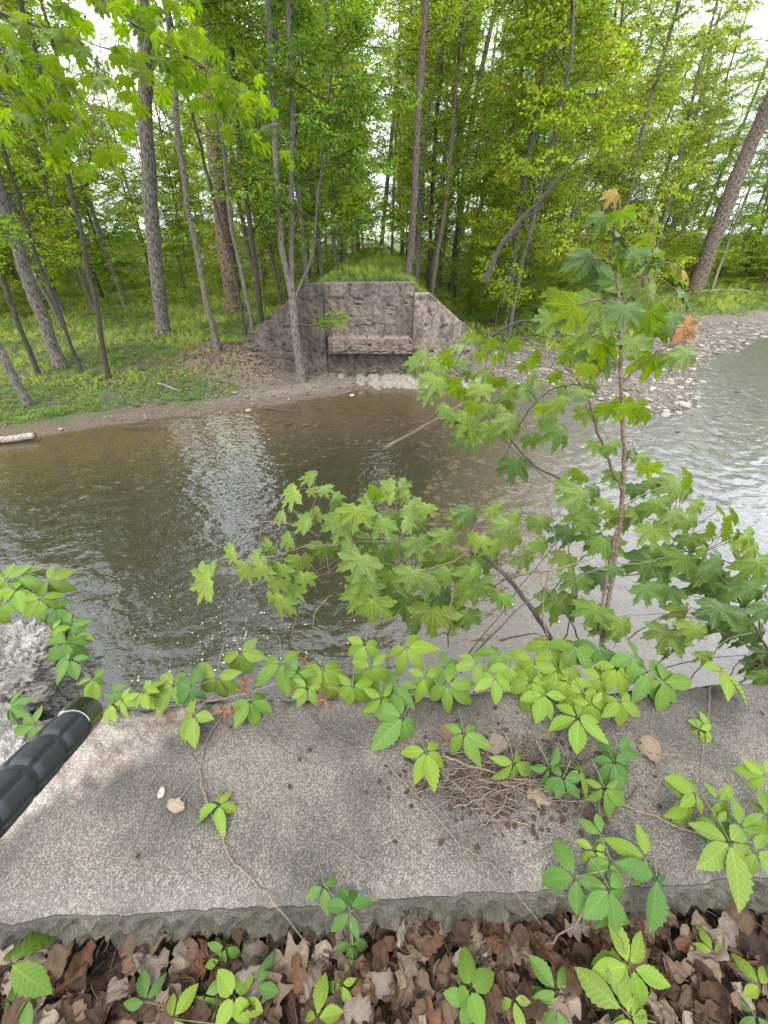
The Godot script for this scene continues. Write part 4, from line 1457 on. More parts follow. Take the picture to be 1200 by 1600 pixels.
func make_gravel() -> void:
	var bar := thing("gravel_bar", "pale stony gravel bar right of the abutment", "", Vector3(9, 0, -17))
	bar.set_meta("kind", "structure")
	bar.remove_meta("category")
	var n := 0
	var tries := 0
	while n < 290 and tries < 9000:
		tries += 1
		var p := on_level(rf(770, 1200), rf(505, 655), 0.12)
		var d := inland(p.x, p.z)
		if d < -0.25 or d > 5.5 or p.x < 3.9:
			continue
		if rng.randf() > 0.35 + 0.65 * smoothstep(3.0, 0.3, d):
			continue
		var s := rf(0.14, 0.34) * (1.7 if rng.randf() < 0.12 else 1.0) * clampf(-p.z / 18.0, 0.8, 1.5)
		p.y = height(p.x, p.z) + 0.02
		put("stone", G.stone[rng.randi() % 5], M.stone[rng.randi() % 5 if rng.randf() < 0.6 else 2], bar, Transform3D(Basis(Vector3.UP, rf(0, TAU)) * Basis(Vector3.RIGHT, rf(-0.25, 0.25)) * Basis.from_scale(Vector3(s, s * rf(0.6, 1.0), s * rf(0.6, 0.9))), p - bar.position))
		n += 1
	var where := []
	var cols := PackedColorArray()
	for i in 15000:
		var x: float
		var z: float
		if i < 11500:
			var p := on_level(rf(760, 1200), rf(505, 660), 0.1)
			x = p.x
			z = p.z
			if x < 3.8 or inland(x, z) > 6.0:
				continue
		else:
			var p := on_level(rf(150, 620), rf(540, 660), 0.25)
			x = p.x
			z = p.z
			if inland(x, z) > 2.6 or z < -17.6 or rng.randf() < 0.5 * smoothstep(-3.0, -9.0, x):
				continue
		if inland(x, z) < -0.4:
			continue
		var s := rf(0.04, 0.12) * (1.7 if rng.randf() < 0.15 else 1.0) * clampf(-z / 15.0, 0.8, 1.8)
		where.append(Transform3D(Basis(Vector3.UP, rf(0, TAU)) * Basis(Vector3.RIGHT, rf(-0.4, 0.4)) * Basis.from_scale(Vector3(s, s * 0.8, s * rf(0.6, 1))), Vector3(x, height(x, z) + s * 0.1, z)))
		var g := rf(0.5, 1.3)
		cols.append(Color(0.235 * g, 0.205 * g, 0.165 * g))
	var o := scatter("gravel", G.stone[0], M.gravel, where, cols)
	tag(o, "pale pebbles and gravel along the far water's edge")
	# single stones one can point at
	for q in [[550, 619, 0.34, 2, "white stone at the water's edge left of the abutment's footing"], [592, 607, 0.2, 0, "small pale stone at the water's edge under the abutment"], [935, 568, 0.55, 2, ""], [1068, 634, 0.62, 2, "large white flat stone at the tip of the gravel bar"], [1040, 648, 0.5, 0, "broad pale stone at the lowest point of the gravel bar"], [366, 615, 0.3, 1, "grey stone on the muddy bank left of the bare roots"], [385, 628, 0.24, 2, "whitish stone by the water left of the bare roots"], [348, 634, 0.22, 3, "dark stone at the bank below the fallen branch"], [90, 661, 0.2, 0, "pale stone on the mud near the driftwood log"]]:
		if q[4] == "":
			continue
		var p := on_ground(q[0], q[1])
		p.y = height(p.x, p.z) + 0.04
		var st := put("stone", G.stone[rng.randi() % 5], M.stone[q[3]], null, Transform3D(Basis(Vector3.UP, rf(0, TAU)) * Basis.from_scale(Vector3(q[2], q[2] * 0.8, q[2] * 0.7)), p))
		tag(st, q[4], "stone")
	for q in [[1135, 682, 0.5, "long dark wet rock breaking the rapid on the right"], [1187, 634, 0.5, "dark wet rock at the right edge in the shining water"], [1060, 674, 0.32, "small dark wet rock just off the gravel bar's tip"], [1155, 612, 0.45, "dark wet rock upstream of the gravel bar's tip"], [1120, 650, 0.36, "dark wet rock between the long one and the gravel bar"], [1178, 585, 0.4, "dark wet rock farthest up the right channel"]]:
		var p := on_level(q[0], q[1], 0.0)
		var st := put("rock", G.stone[rng.randi() % 5], M.wet_stone, null, Transform3D(Basis(Vector3.UP, rf(-0.4, 0.4)) * Basis.from_scale(Vector3(q[2], q[2] * 0.5, q[2] * 0.45)), p))
		tag(st, q[3], "rock")


func stick(called: String, label: String, category: String, pts: Array, r0: float, r1: float, m: Material, sides := 8) -> void:
	var t := thing(called, label, category, pts[0])
	var rel := []
	for q in curve(pts, 4, r0 * 0.15):
		rel.append(q - pts[0])
	var mb := MB.new()
	mb.tube(rel, taper(rel.size(), r0, r1), sides, fine, 0.08)
	put("wood", mb.mesh(), m, t)

func make_wood_and_rail() -> void:
	stick("driftwood_log", "pale grey driftwood log lying at the left water's edge", "log", [on_level(-40, 692, 0.10), on_level(10, 686, 0.12), on_level(54, 681, 0.14)], 0.12, 0.10, M.driftwood, 12)
	stick("sunken_pole", "long straight pole lying under the shallow water", "pole", [on_level(600, 702, -0.07), on_level(660, 668, -0.06), on_level(725, 630, -0.05)], 0.07, 0.06, M.sunken)
	stick("fallen_branch", "short pale fallen branch on the bank below the mound", "branch", [on_ground(247, 602) + Vector3(0, 0.08, 0), on_ground(265, 607) + Vector3(0, 0.06, 0), on_ground(282, 613) + Vector3(0, 0.04, 0)], 0.05, 0.03, M.driftwood)
	stick("fallen_branch", "long thin fallen stick along the muddy water's edge", "branch", [on_level(190, 668, 0.05), on_level(230, 667, 0.06), on_level(262, 668, 0.03)], 0.03, 0.015, M.brown_bark)
	stick("fallen_branch", "thin stick half in the water right of the bare roots", "branch", [on_level(415, 637, 0.04), on_level(450, 642, 0.03), on_level(476, 641, 0.02)], 0.025, 0.012, M.brown_bark)
	stick("fallen_branch", "dark dead branch jutting out below the right wing wall", "branch", [on_plane(762, 528, -17.0), on_plane(790, 512, -16.9), on_plane(812, 502, -16.8), on_plane(832, 501, -16.6)], 0.09, 0.03, M.dark_bark)
	stick("fallen_branch", "thin dark branch trailing over the gravel bar's inner edge", "branch", [on_plane(770, 545, -17.1), on_plane(775, 500, -17.0), on_plane(782, 470, -16.9), on_plane(800, 420, -16.8)], 0.03, 0.012, M.dark_bark)
	stick("fallen_branch", "long bleached branch lying behind the gravel bar on the right", "branch", [on_ground(1090, 462) + Vector3(0, 0.4, 0), on_ground(1140, 458) + Vector3(0, 0.3, 0), on_ground(1200, 462) + Vector3(0, 0.2, 0)], 0.10, 0.05, M.driftwood)
	# the barrier where the path meets the road
	var t := thing("road_barrier", "pale horizontal rail across the far end of the grassy path", "barrier", Vector3(-2.0, height(-2.0, -62.0), -62.0))
	var mb := MB.new()
	mb.box(Transform3D(Basis(), Vector3(0, 0.75, 0)), Vector3(4.4, 0.28, 0.08))
	put("rail", mb.mesh(), mat(lin(0.6, 0.6, 0.58), 0.6), t)
	for x in [-1.8, 0.0, 1.8]:
		var pm := MB.new()
		pm.box(Transform3D(Basis(), Vector3(x, 0.3, -0.1)), Vector3(0.14, 0.75, 0.1))
		put("post", pm.mesh(), M.driftwood, t)


# ------------------------------------------------------------------ plants by the near wall
# leaves: [px, py, width in px, heading in the view, tint key]; each becomes a part of its plant
func maple_plant(called: String, label: String, z: float, stems: Array, leaves: Array, spread: float, petiole_mat: Material) -> void:
	var root := on_plane(stems[0][0][0][0], stems[0][0][0][1], z)
	var t := thing(called, label, "maple" if called.contains("maple") else "shrub", root)
	var points := []
	for s in stems:
		var pts := []
		for q in s[0]:
			pts.append(on_plane(q[0], q[1], z + (q[2] if q.size() > 2 else 0.0)))
		var cp := curve(pts, 6, 0.003)
		points.append_array(cp)
		var rel := []
		for q in cp:
			rel.append(q - root)
		var mb := MB.new()
		mb.tube(rel, taper(rel.size(), s[1], s[2]), 7)
		put("stem" if s[1] > 0.005 else "branch", mb.mesh(), s[3], t)
	var eye_dir := Vector3(0, 0.57, 0.82)
	var more := []
	for l in leaves:
		if rng.randf() < 0.22 and (l.size() < 5 or l[4] != "maple_bronze"):
			more.append([l[0] + rf(-28, 28), l[1] + rf(-22, 22), l[2] * rf(0.55, 0.85), l[3] + rf(-50, 50), l[4] if l.size() > 4 else "maple"])
	for l in leaves + more:
		var zz: float = z + (l[5] if l.size() > 5 else rf(-spread, spread))
		var p := on_plane(l[0], l[1], zz)
		var dp := depth_of(p)
		var size: float = l[2] / FOCAL * dp * 1.12
		var tip := (across(l[3] + rf(-14, 14)) + Vector3(0, -0.25, 0)).normalized()
		var nn := (Vector3.UP * 0.55 + eye_dir * 0.55 + rv(0.38)).normalized()
		nn = (nn - tip * nn.dot(tip) * 0.8).normalized()
		var tr := posed(p, nn, tip, size)
		tr.origin -= tr.basis.y * 0.25       # the list gives the middle of the blade
		var key: String = l[4] if l.size() > 4 else "maple"
		var pool: Array = M[key]
		put("leaf", G.maple[rng.randi() % 4], pool[rng.randi() % pool.size()], t, Transform3D(tr.basis, tr.origin - root))
		# its stalk to the nearest twig
		var best := 9.0
		var to := tr.origin
		for q in points:
			var dd: float = q.distance_to(tr.origin)
			if dd < best:
				best = dd
				to = q
		var end := to if best < 0.16 else tr.origin.lerp(to, 0.12 / best) - Vector3(0, 0.015, 0)
		var a := tr.origin - root
		var b := end - root
		var mb := MB.new()
		mb.tube([a, a.lerp(b, 0.5) + Vector3(0, 0.012, 0), b], [0.0011, 0.0012, 0.0014], 4)
		put("leaf_stalk", mb.mesh(), petiole_mat, t.get_child(t.get_child_count() - 1), Transform3D(Transform3D(tr.basis, tr.origin - root).affine_inverse()))

func make_maples() -> void:
	var Y := "maple_yellow"
	var D := "maple_dark"
	var B := "maple_bronze"
	var N := "maple"
	maple_plant("maple_sapling", "tall upright maple sapling with bronze tip leaves right of centre", -1.1,
		[[[[940, 1005], [957, 900], [972, 790], [975, 700], [972, 620], [970, 540], [968, 470], [958, 390], [961, 320]], 0.0085, 0.0025, M.vine_stem],
		[[[934, 985], [950, 890], [975, 790]], 0.006, 0.005, M.vine_stem],
		[[[972, 770], [940, 690], [918, 620], [895, 585], [870, 560]], 0.0045, 0.002, M.red_stem],
		[[[972, 600], [1005, 565], [1040, 545], [1085, 525]], 0.003, 0.0015, M.red_stem],
		[[[968, 480], [1000, 440], [1012, 400]], 0.003, 0.0015, M.red_stem],
		[[[968, 480], [930, 470], [880, 480]], 0.003, 0.0015, M.red_stem],
		[[[964, 420], [940, 405], [925, 402]], 0.0025, 0.0014, M.red_stem],
		[[[975, 790], [1010, 770], [1045, 760]], 0.003, 0.0015, M.green_stem],
		[[[968, 830], [930, 800], [900, 780]], 0.003, 0.0015, M.green_stem],
		[[[962, 880], [910, 900], [875, 940]], 0.003, 0.0015, M.green_stem],
		[[[962, 880], [1000, 880], [1040, 870]], 0.003, 0.0015, M.green_stem]],
		[[962, 308, 40, 80, B], [970, 342, 44, 75, Y], [938, 345, 40, 125, D], [967, 373, 62, 20, D], [1016, 378, 36, 100, Y], [1028, 404, 46, 45, D], [988, 400, 46, 140, D], [916, 412, 62, 130, D], [968, 408, 50, 90, Y], [1003, 404, 58, 160, Y], [1014, 430, 50, 60, "maple"], [1064, 430, 50, 15, Y], [1076, 428, 36, 30, B], [952, 452, 88, 150, D], [1012, 470, 98, 95, N], [1068, 468, 54, 60, D], [924, 492, 88, 120, N], [972, 492, 58, 100, D], [1018, 500, 56, 80, Y], [862, 468, 48, 175, Y], [884, 486, 62, 160, Y], [852, 506, 46, 140, N], [1054, 500, 34, 70, D], [1016, 522, 56, 95, Y], [1076, 520, 52, 20, B], [1048, 520, 40, 40, Y], [992, 542, 52, 70, N], [1016, 572, 64, 110, Y], [1072, 562, 56, 70, N], [1052, 566, 44, 90, N], [912, 536, 52, 140, N], [942, 548, 64, 85, Y], [896, 562, 44, 120, N], [950, 572, 54, 80, N], [918, 580, 40, 120, Y], [880, 558, 34, 150, Y], [992, 646, 48, 85, Y], [1012, 652, 36, 70, Y], [952, 642, 38, 100, Y], [918, 652, 36, 110, N], [905, 618, 34, 120, N],
		[930, 702, 34, 100, N], [1006, 722, 40, 70, N], [1014, 736, 36, 80, Y], [960, 702, 34, 50, N], [990, 712, 30, 60, D], [900, 746, 34, 150, Y], [906, 784, 66, 110, N], [935, 772, 44, 60, D], [880, 764, 42, 160, N], [916, 812, 58, 120, N], [980, 815, 62, 90, N], [1020, 838, 62, 80, N], [1034, 872, 60, 85, N], [1012, 892, 74, 100, D], [946, 858, 56, 90, N], [924, 846, 50, 120, D], [890, 842, 56, 110, D], [868, 950, 76, 95, N], [924, 962, 62, 100, N], [970, 988, 64, 95, N], [1038, 1000, 62, 110, N], [1000, 806, 44, 70, N], [960, 750, 40, 120, N], [1030, 796, 50, 70, N], [990, 770, 40, 100, D], [930, 906, 50, 110, D], [1010, 930, 54, 90, D], [880, 880, 48, 130, N], [900, 915, 52, 110, D]],
		0.12, M.red_stem)
	maple_plant("maple_shrub", "low maple reaching left over the pool with large pale green leaves", -1.15,
		[[[[862, 1000], [830, 950], [795, 905], [760, 873], [735, 862]], 0.011, 0.007, M.grey_bark],
		[[[735, 862], [690, 850], [640, 848], [590, 846], [530, 850], [480, 855]], 0.005, 0.002, M.vine_stem],
		[[[500, 845], [450, 862], [400, 880], [360, 888]], 0.0024, 0.0013, M.green_stem],
		[[[500, 838], [460, 820], [420, 816], [350, 814]], 0.002, 0.001, M.vine_stem],
		[[[640, 848], [600, 810], [560, 800], [490, 768]], 0.003, 0.0015, M.red_stem],
		[[[690, 850], [650, 815], [620, 795], [605, 770]], 0.003, 0.0015, M.red_stem],
		[[[735, 862], [700, 880], [650, 890], [600, 880]], 0.003, 0.0015, M.vine_stem],
		[[[560, 848], [530, 880], [500, 900]], 0.002, 0.001, M.red_stem],
		[[[760, 873], [740, 840], [735, 810]], 0.003, 0.0015, M.red_stem]],
		[[313, 912, 62, 155], [326, 884, 34, 175], [357, 866, 34, 170], [380, 895, 44, 130], [405, 893, 44, 120], [397, 868, 28, 190], [436, 895, 44, 115], [470, 884, 48, 95], [474, 908, 40, 90], [432, 916, 38, 110], [434, 946, 58, 100], [459, 928, 44, 95], [445, 845, 34, 170], [470, 818, 40, 190], [417, 857, 32, 160], [451, 776, 52, 140], [480, 745, 40, 190], [509, 768, 28, 80], [434, 806, 34, 150], [530, 782, 34, 20], [528, 828, 62, 110], [555, 810, 62, 100], [505, 866, 52, 100], [559, 887, 68, 100], [592, 824, 54, 110], [622, 816, 50, 80], [601, 766, 46, 200], [582, 772, 34, 120, Y], [634, 766, 44, 10], [647, 799, 46, 30], [663, 820, 52, 70], [617, 857, 54, 120], [592, 874, 62, 110], [655, 857, 58, 80], [697, 845, 54, 85], [609, 912, 74, 100], [634, 953, 70, 95], [580, 957, 74, 105], [555, 940, 56, 120], [676, 970, 80, 90], [667, 920, 58, 90], [713, 874, 58, 80], [738, 900, 54, 70], [742, 928, 62, 80], [709, 953, 62, 95], [734, 807, 48, 110, D], [717, 815, 42, 140], [772, 803, 40, 60], [642, 907, 58, 100], [567, 920, 60, 115], [760, 882, 54, 75], [800, 850, 52, 80], [822, 878, 56, 75], [790, 828, 46, 110], [772, 858, 48, 90], [745, 850, 46, 110], [850, 856, 46, 80], [810, 812, 44, 60], [840, 822, 46, 90], [700, 905, 54, 95], [690, 935, 50, 90, D], [540, 855, 40, 140], [575, 850, 44, 110], [680, 885, 50, 95], [610, 940, 46, 110, D], [650, 985, 40, 90, D], [780, 940, 44, 90], [730, 970, 50, 95], [520, 800, 36, 170], [570, 790, 34, 160], [490, 805, 34, 160]],
		0.13, M.red_stem)
	maple_plant("maple_branch", "small leaved tangle of maple twigs over the water right of the far abutment", -1.35,
		[[[[940, 790], [880, 750], [840, 730], [800, 690], [770, 650], [745, 610]], 0.005, 0.002, M.twig],
		[[[905, 600], [860, 610], [820, 650], [795, 700], [770, 740], [745, 770]], 0.003, 0.0015, M.twig],
		[[[745, 610], [710, 575], [670, 560]], 0.002, 0.001, M.twig],
		[[[905, 592], [860, 575], [790, 572], [700, 582], [650, 585]], 0.0016, 0.001, M.green_stem],
		[[[770, 650], [740, 660], [720, 680]], 0.002, 0.001, M.twig],
		[[[940, 790], [870, 760], [800, 700], [760, 660]], 0.002, 0.001, M.twig]],
		[[653, 551, 42, 170], [645, 572, 38, 150], [678, 572, 42, 130], [676, 601, 48, 120], [666, 622, 34, 110], [695, 555, 38, 200, Y], [712, 542, 32, 190], [728, 526, 32, 200], [741, 524, 28, 270, Y], [749, 559, 28, 90, Y], [732, 588, 28, 130], [774, 532, 32, 20, Y], [803, 542, 32, 40, Y], [749, 613, 42, 120], [762, 588, 36, 60], [799, 617, 42, 40], [828, 613, 52, 20], [724, 663, 54, 120], [726, 692, 48, 110], [766, 680, 58, 90], [803, 663, 54, 80], [791, 636, 36, 100, Y], [874, 684, 64, 90], [870, 638, 42, 80], [845, 600, 36, 40], [887, 600, 38, 30], [907, 528, 40, 200, Y], [911, 613, 38, 90], [916, 651, 42, 100, Y], [887, 546, 34, 150, Y], [868, 592, 28, 60, Y], [841, 560, 30, 30, Y], [703, 655, 40, 150], [802, 736, 60, 100, D], [690, 590, 32, 140], [712, 612, 34, 120, Y], [780, 600, 30, 80, Y], [760, 640, 36, 130], [820, 575, 28, 60, Y], [850, 640, 34, 90, Y], [740, 640, 34, 120, Y], [832, 690, 36, 70], [690, 640, 32, 130], [780, 560, 26, 60, Y], [720, 570, 30, 110], [860, 660, 34, 60], [700, 600, 28, 160, Y]],
		0.16, M.red_stem)
	maple_plant("maple_shrub", "dark leaved maple growth along the right edge above the rapid", -1.15,
		[[[[1240, 1080], [1190, 1000], [1150, 930], [1100, 880], [1050, 850]], 0.006, 0.002, M.twig],
		[[[1240, 1000], [1180, 910], [1120, 870], [1060, 860]], 0.004, 0.0015, M.twig],
		[[[1230, 1040], [1150, 1000], [1080, 965], [1000, 960], [965, 965]], 0.003, 0.0012, M.red_stem],
		[[[1240, 960], [1150, 940], [1070, 930]], 0.003, 0.0015, M.twig],
		[[[1190, 1000], [1185, 950], [1180, 890]], 0.003, 0.0015, M.twig]],
		[[1045, 760, 56, 160], [1082, 746, 42, 10, Y], [1072, 770, 46, 60, D], [1076, 822, 50, 80], [1112, 832, 34, 20, Y], [1150, 862, 64, 30], [1190, 892, 64, 60], [1120, 922, 84, 90, D], [1172, 930, 74, 80, D], [1098, 900, 56, 120, D], [1062, 884, 62, 110, D], [1148, 986, 86, 90, D], [1070, 962, 54, 100], [1188, 1000, 66, 80, D], [1084, 992, 54, 100], [1186, 856, 54, 20], [1172, 1044, 56, 90, D], [1198, 1066, 50, 90, D], [1130, 880, 54, 60, D], [1205, 960, 64, 80, D], [1050, 810, 44, 80], [1090, 796, 36, 40], [1140, 828, 40, 20, Y], [1108, 862, 48, 60], [1080, 850, 46, 80], [1040, 930, 50, 110, D], [1120, 960, 58, 100, D], [1198, 1030, 56, 100, D], [1165, 890, 50, 60], [1210, 910, 56, 60, D], [1060, 1010, 40, 110], [1100, 1030, 36, 100], [1020, 760, 34, 80], [1128, 800, 26, 20, Y], [1160, 836, 28, 30, Y]],
		0.14, M.red_stem)
	# the bare tangle behind the creepers
	var root := on_plane(840, 1010, -1.1)
	var t := thing("bare_twigs", "tangle of bare dark twigs above the water behind the creepers", "twigs", root)
	for q in [[[690, 1075], [780, 960], [860, 860], [900, 800]], [[720, 1050], [800, 960], [890, 900]], [[855, 1000], [850, 930], [870, 860], [850, 760]], [[880, 1000], [900, 930], [880, 830]], [[1000, 1060], [1060, 1010], [1120, 970], [1200, 930]], [[1080, 1060], [1140, 1000], [1200, 985]], [[1020, 1050], [1100, 1030], [1190, 1020]], [[490, 1010], [492, 960], [520, 930]], [[455, 1000], [470, 940], [500, 890], [560, 860]], [[780, 1000], [830, 990], [870, 1000]], [[750, 930], [800, 900], [860, 890], [930, 870]], [[930, 890], [990, 900], [1060, 880]], [[700, 1010], [705, 950], [715, 900]], [[790, 960], [780, 880], [800, 830]], [[840, 960], [900, 880], [950, 850]], [[905, 1000], [880, 950], [840, 910], [790, 880]], [[980, 1000], [1040, 960], [1100, 950]], [[1130, 1065], [1160, 1030], [1200, 1045]], [[1150, 1070], [1190, 1040], [1210, 1000]], [[740, 850], [800, 870], [870, 850]]]:
		var pts := []
		for p in q:
			pts.append(on_plane(p[0], p[1], -1.15 + rf(-0.12, 0.12)) - root)
		var cp := curve(pts, 5, 0.006)
		var mb := MB.new()
		mb.tube(cp, taper(cp.size(), rf(0.0025, 0.0065), 0.0013), 5)
		put("twig", mb.mesh(), M.twig if rng.randf() < 0.8 else M.vine_stem, t)

# one five fingered leaf: the stalk is the part, the leaflets are its sub-parts
func creeper_leaf(t: Node3D, at: Vector3, size: float, heading: float, tint: String, count := 5, up := 0.7, foot = null) -> void:
	var face := (Vector3.UP * up + Vector3(0, 0.57, 0.82) * (1.1 - up) + rv(0.42)).normalized()
	var main := across(heading)
	main = (main - face * main.dot(face)).normalized()
	var root: Vector3 = foot if foot != null else at - main * size * 0.7 - face * rf(0.03, 0.06) + rv(0.015)
	var mb := MB.new()
	mb.tube([root - at, (root - at) * 0.5 + face * 0.008, Vector3.ZERO], [0.0016, 0.0013, 0.0010], 5)
	var leaf := put("leaf", mb.mesh(), M.green_stem, t, Transform3D(Basis(), at - t.position))
	var fan := [0.0, 0.9, -0.9, 1.95, -1.95] if count == 5 else ([0.0, 1.35, -1.35] if count == 3 else [0.7, -0.7, 2.4, -2.4])
	var long := [1.0, 0.93, 0.93, 0.72, 0.72] if count == 5 else [1.0, 0.85, 0.85, 0.8, 0.8]
	var pool: Array = M[tint]
	var m: Material = pool[rng.randi() % pool.size()]
	var kinds: Array = G.creeper if count != 4 else G.oval
	for k in fan.size():
		var d := main.rotated(face, fan[k] + rf(-0.2, 0.2))
		var lift := rf(-0.55, 0.05)
		var tip := (d + face * lift).normalized()
		var nn := (face - tip * face.dot(tip)).normalized().rotated(tip, rf(-0.25, 0.25))
		var s: float = size * long[k] * rf(0.78, 1.08)
		put("leaflet", kinds[rng.randi() % kinds.size()], m, leaf, posed(tip * 0.004, nn, tip, s))

func vine(label: String, stems: Array, leaves: Array, level := 0.07, called := "creeper_vine") -> Node3D:
	var first := on_level(leaves[0][0], leaves[0][1], TOP)
	var t := thing(called, label, "creeper", first)
	for s in stems:
		var pts := []
		for q in s[0]:
			pts.append(on_level(q[0], q[1], TOP + (q[2] if q.size() > 2 else 0.008)))
		var cp := curve(pts, 6, 0.0035)
		var rel := []
		for q in cp:
			rel.append(q - first)
		var mb := MB.new()
		mb.tube(rel, taper(rel.size(), s[1], s[2]), 6)
		put("stem", mb.mesh(), M.vine_stem if s.size() < 4 else s[3], t)
	for l in leaves:
		var h: float = level + rf(-0.015, 0.03)
		if l.size() > 6:
			h = l[6]
		var p := on_level(l[0], l[1], TOP + h)
		var size: float = l[2] / FOCAL * depth_of(p) * 1.08
		creeper_leaf(t, p, size, l[3], l[4] if l.size() > 4 else "creeper", l[5] if l.size() > 5 else 5)
	return t

func make_creepers() -> void:
	var Y := "creeper_young"
	var D := "creeper_dark"
	var N := "creeper"
	var v := vine("bright creeper along the wall's back edge left of centre with rusty buds",
		[[[[230, 1085, 0.02], [300, 1100, 0.02], [380, 1085, 0.03], [450, 1065, 0.03], [520, 1075, 0.02], [600, 1085, 0.03], [660, 1080, 0.03]], 0.003, 0.002], [[[345, 1120], [322, 1160], [312, 1200], [318, 1235]], 0.0022, 0.0015]],
		[[339, 1057, 54, 95], [376, 1020, 48, 60, N], [439, 1036, 48, 85], [391, 1095, 48, 80, N], [303, 1117, 54, 105], [505, 1045, 58, 75], [580, 1042, 48, 80], [570, 1006, 40, 100, Y], [635, 1011, 46, 60], [664, 1057, 42, 100], [699, 1070, 52, 40], [630, 1120, 60, 130, D], [551, 1072, 44, 100], [597, 1090, 38, 90], [272, 1070, 44, 165], [237, 1084, 28, 180, Y], [666, 1174, 56, 85], [725, 1145, 46, 75], [690, 1040, 40, 60, D], [480, 1075, 34, 110], [620, 1070, 44, 100, D], [300, 1075, 46, 150, D], [465, 1050, 40, 120, D]])
	for q in [[385, 1065], [472, 1030], [495, 1085], [470, 1075], [350, 1110], [365, 1112], [382, 1080], [508, 1092]]:
		var p := on_level(q[0], q[1], TOP + 0.05)
		for k in 5:
			var d := (across(k * 72.0 + rf(-20, 20)) + Vector3(0, 0.3, 0)).normalized()
			put("bud_leaf", G.bud, M.bud[k % 2], v, posed(p - v.position, (Vector3.UP - d * d.y).normalized(), d, rf(0.022, 0.034)))
	vine("dense bright creeper over the wall's back edge under the maple sapling",
		[[[[700, 1085, 0.02], [780, 1075, 0.03], [860, 1070, 0.03], [940, 1065, 0.03], [1010, 1070, 0.02]], 0.004, 0.002], [[[905, 1075, 0.02], [890, 1110], [870, 1150], [840, 1180], [820, 1195]], 0.0055, 0.004, M.grey_bark]],
		[[873, 1047, 50, 80], [829, 1064, 46, 100], [773, 1058, 34, 100, Y], [797, 1041, 36, 120, Y], [745, 1036, 36, 150], [832, 1030, 46, 90, N], [936, 1012, 64, 100, D], [964, 1043, 50, 75], [1014, 1049, 60, 80, D], [903, 1121, 46, 85, Y], [968, 1095, 40, 85], [923, 1099, 36, 60, Y], [900, 1010, 52, 110, N], [860, 1010, 46, 120], [990, 1025, 50, 60, D], [910, 1085, 38, 90, Y], [780, 1020, 38, 120], [890, 1065, 42, 100], [850, 1085, 40, 110, Y], [1035, 1065, 46, 60, N], [940, 1060, 44, 90]])
	vine("lone drooping creeper leaf at the wall's back edge near the right end",
		[[[[1110, 1070, 0.02], [1108, 1110], [1100, 1150], [1096, 1200], [1095, 1240]], 0.0016, 0.001]],
		[[1128, 1047, 56, 85], [1092, 1140, 28, 60, Y, 3, 0.02], [1106, 1138, 24, 200, Y, 3, 0.02]])
	vine("patch of creeper sprigs on the dirty middle of the wall top",
		[[[[690, 1180], [730, 1195], [800, 1215], [870, 1225], [930, 1240]], 0.004, 0.0025], [[[705, 1165], [760, 1190], [850, 1200], [905, 1240]], 0.002, 0.0012], [[[640, 1240], [700, 1230], [760, 1245]], 0.0016, 0.001], [[[930, 1240], [1010, 1270], [1080, 1300], [1160, 1330], [1220, 1350]], 0.003, 0.002]],
		[[803, 1192, 52, 90], [858, 1199, 44, 60, D], [905, 1203, 40, 40], [960, 1190, 44, 100, D], [944, 1231, 40, 85], [965, 1170, 34, 80, D], [880, 1215, 34, 100, D]])
	vine("large pleated creeper leaves hanging at the wall's front edge on the right",
		[[[[1220, 1350, 0.02], [1150, 1320, 0.03], [1100, 1280, 0.02], [1085, 1240, 0.02]], 0.0026, 0.0016]],
		[[1079, 1248, 52, 110], [1122, 1251, 34, 20], [1140, 1315, 74, 95, N, 5, 0.10], [1156, 1292, 50, 20, N, 5, 0.08], [1180, 1330, 44, 60, N, 5, 0.08], [1086, 1240, 40, 200], [1197, 1275, 44, 10], [1197, 1212, 34, 170, Y], [1120, 1285, 34, 60, Y]])
	vine("single creeper sprig on a thin bare stem crossing the left of the wall top",
		[[[[318, 1235], [325, 1256], [345, 1300], [362, 1345], [400, 1380], [440, 1425, 0.005], [485, 1480, -0.27]], 0.0026, 0.002], [[[310, 1215], [280, 1250], [255, 1310], [230, 1365], [190, 1428, 0.004], [160, 1490, -0.27]], 0.0012, 0.0008], [[[362, 1345], [355, 1370], [350, 1390]], 0.001, 0.0006, M.green_stem]],
		[[343, 1256, 42, 130, Y, 3, 0.03], [341, 1258, 30, 20, N, 3, 0.03]])
	vine("creeper trailing over the rough concrete lump at the left edge",
		[[[[-20, 930, 0.06], [40, 925, 0.07], [90, 960, 0.05], [110, 1010, 0.03], [140, 1060, 0.02], [180, 1095, 0.02], [235, 1085, 0.02]], 0.0025, 0.0015]],
		[[28, 903, 40, 60, N, 5, 0.12], [26, 921, 40, 110, Y, 5, 0.12], [63, 935, 42, 85, N, 5, 0.11], [76, 907, 40, 20, N, 5, 0.11], [110, 975, 36, 100, D], [107, 1004, 42, 95, D], [82, 985, 24, 30, Y], [145, 1061, 30, 80, N], [174, 1081, 24, 40, D], [176, 1100, 34, 95, Y], [190, 1095, 30, 20, Y], [225, 1080, 30, 10, N], [0, 945, 36, 120, N, 5, 0.12], [110, 1030, 34, 100, D], [55, 1132, 36, 150, D], [14, 1104, 40, 20, D], [88, 950, 36, 60, D], [10, 905, 40, 200, N, 5, 0.12], [120, 990, 28, 60]])
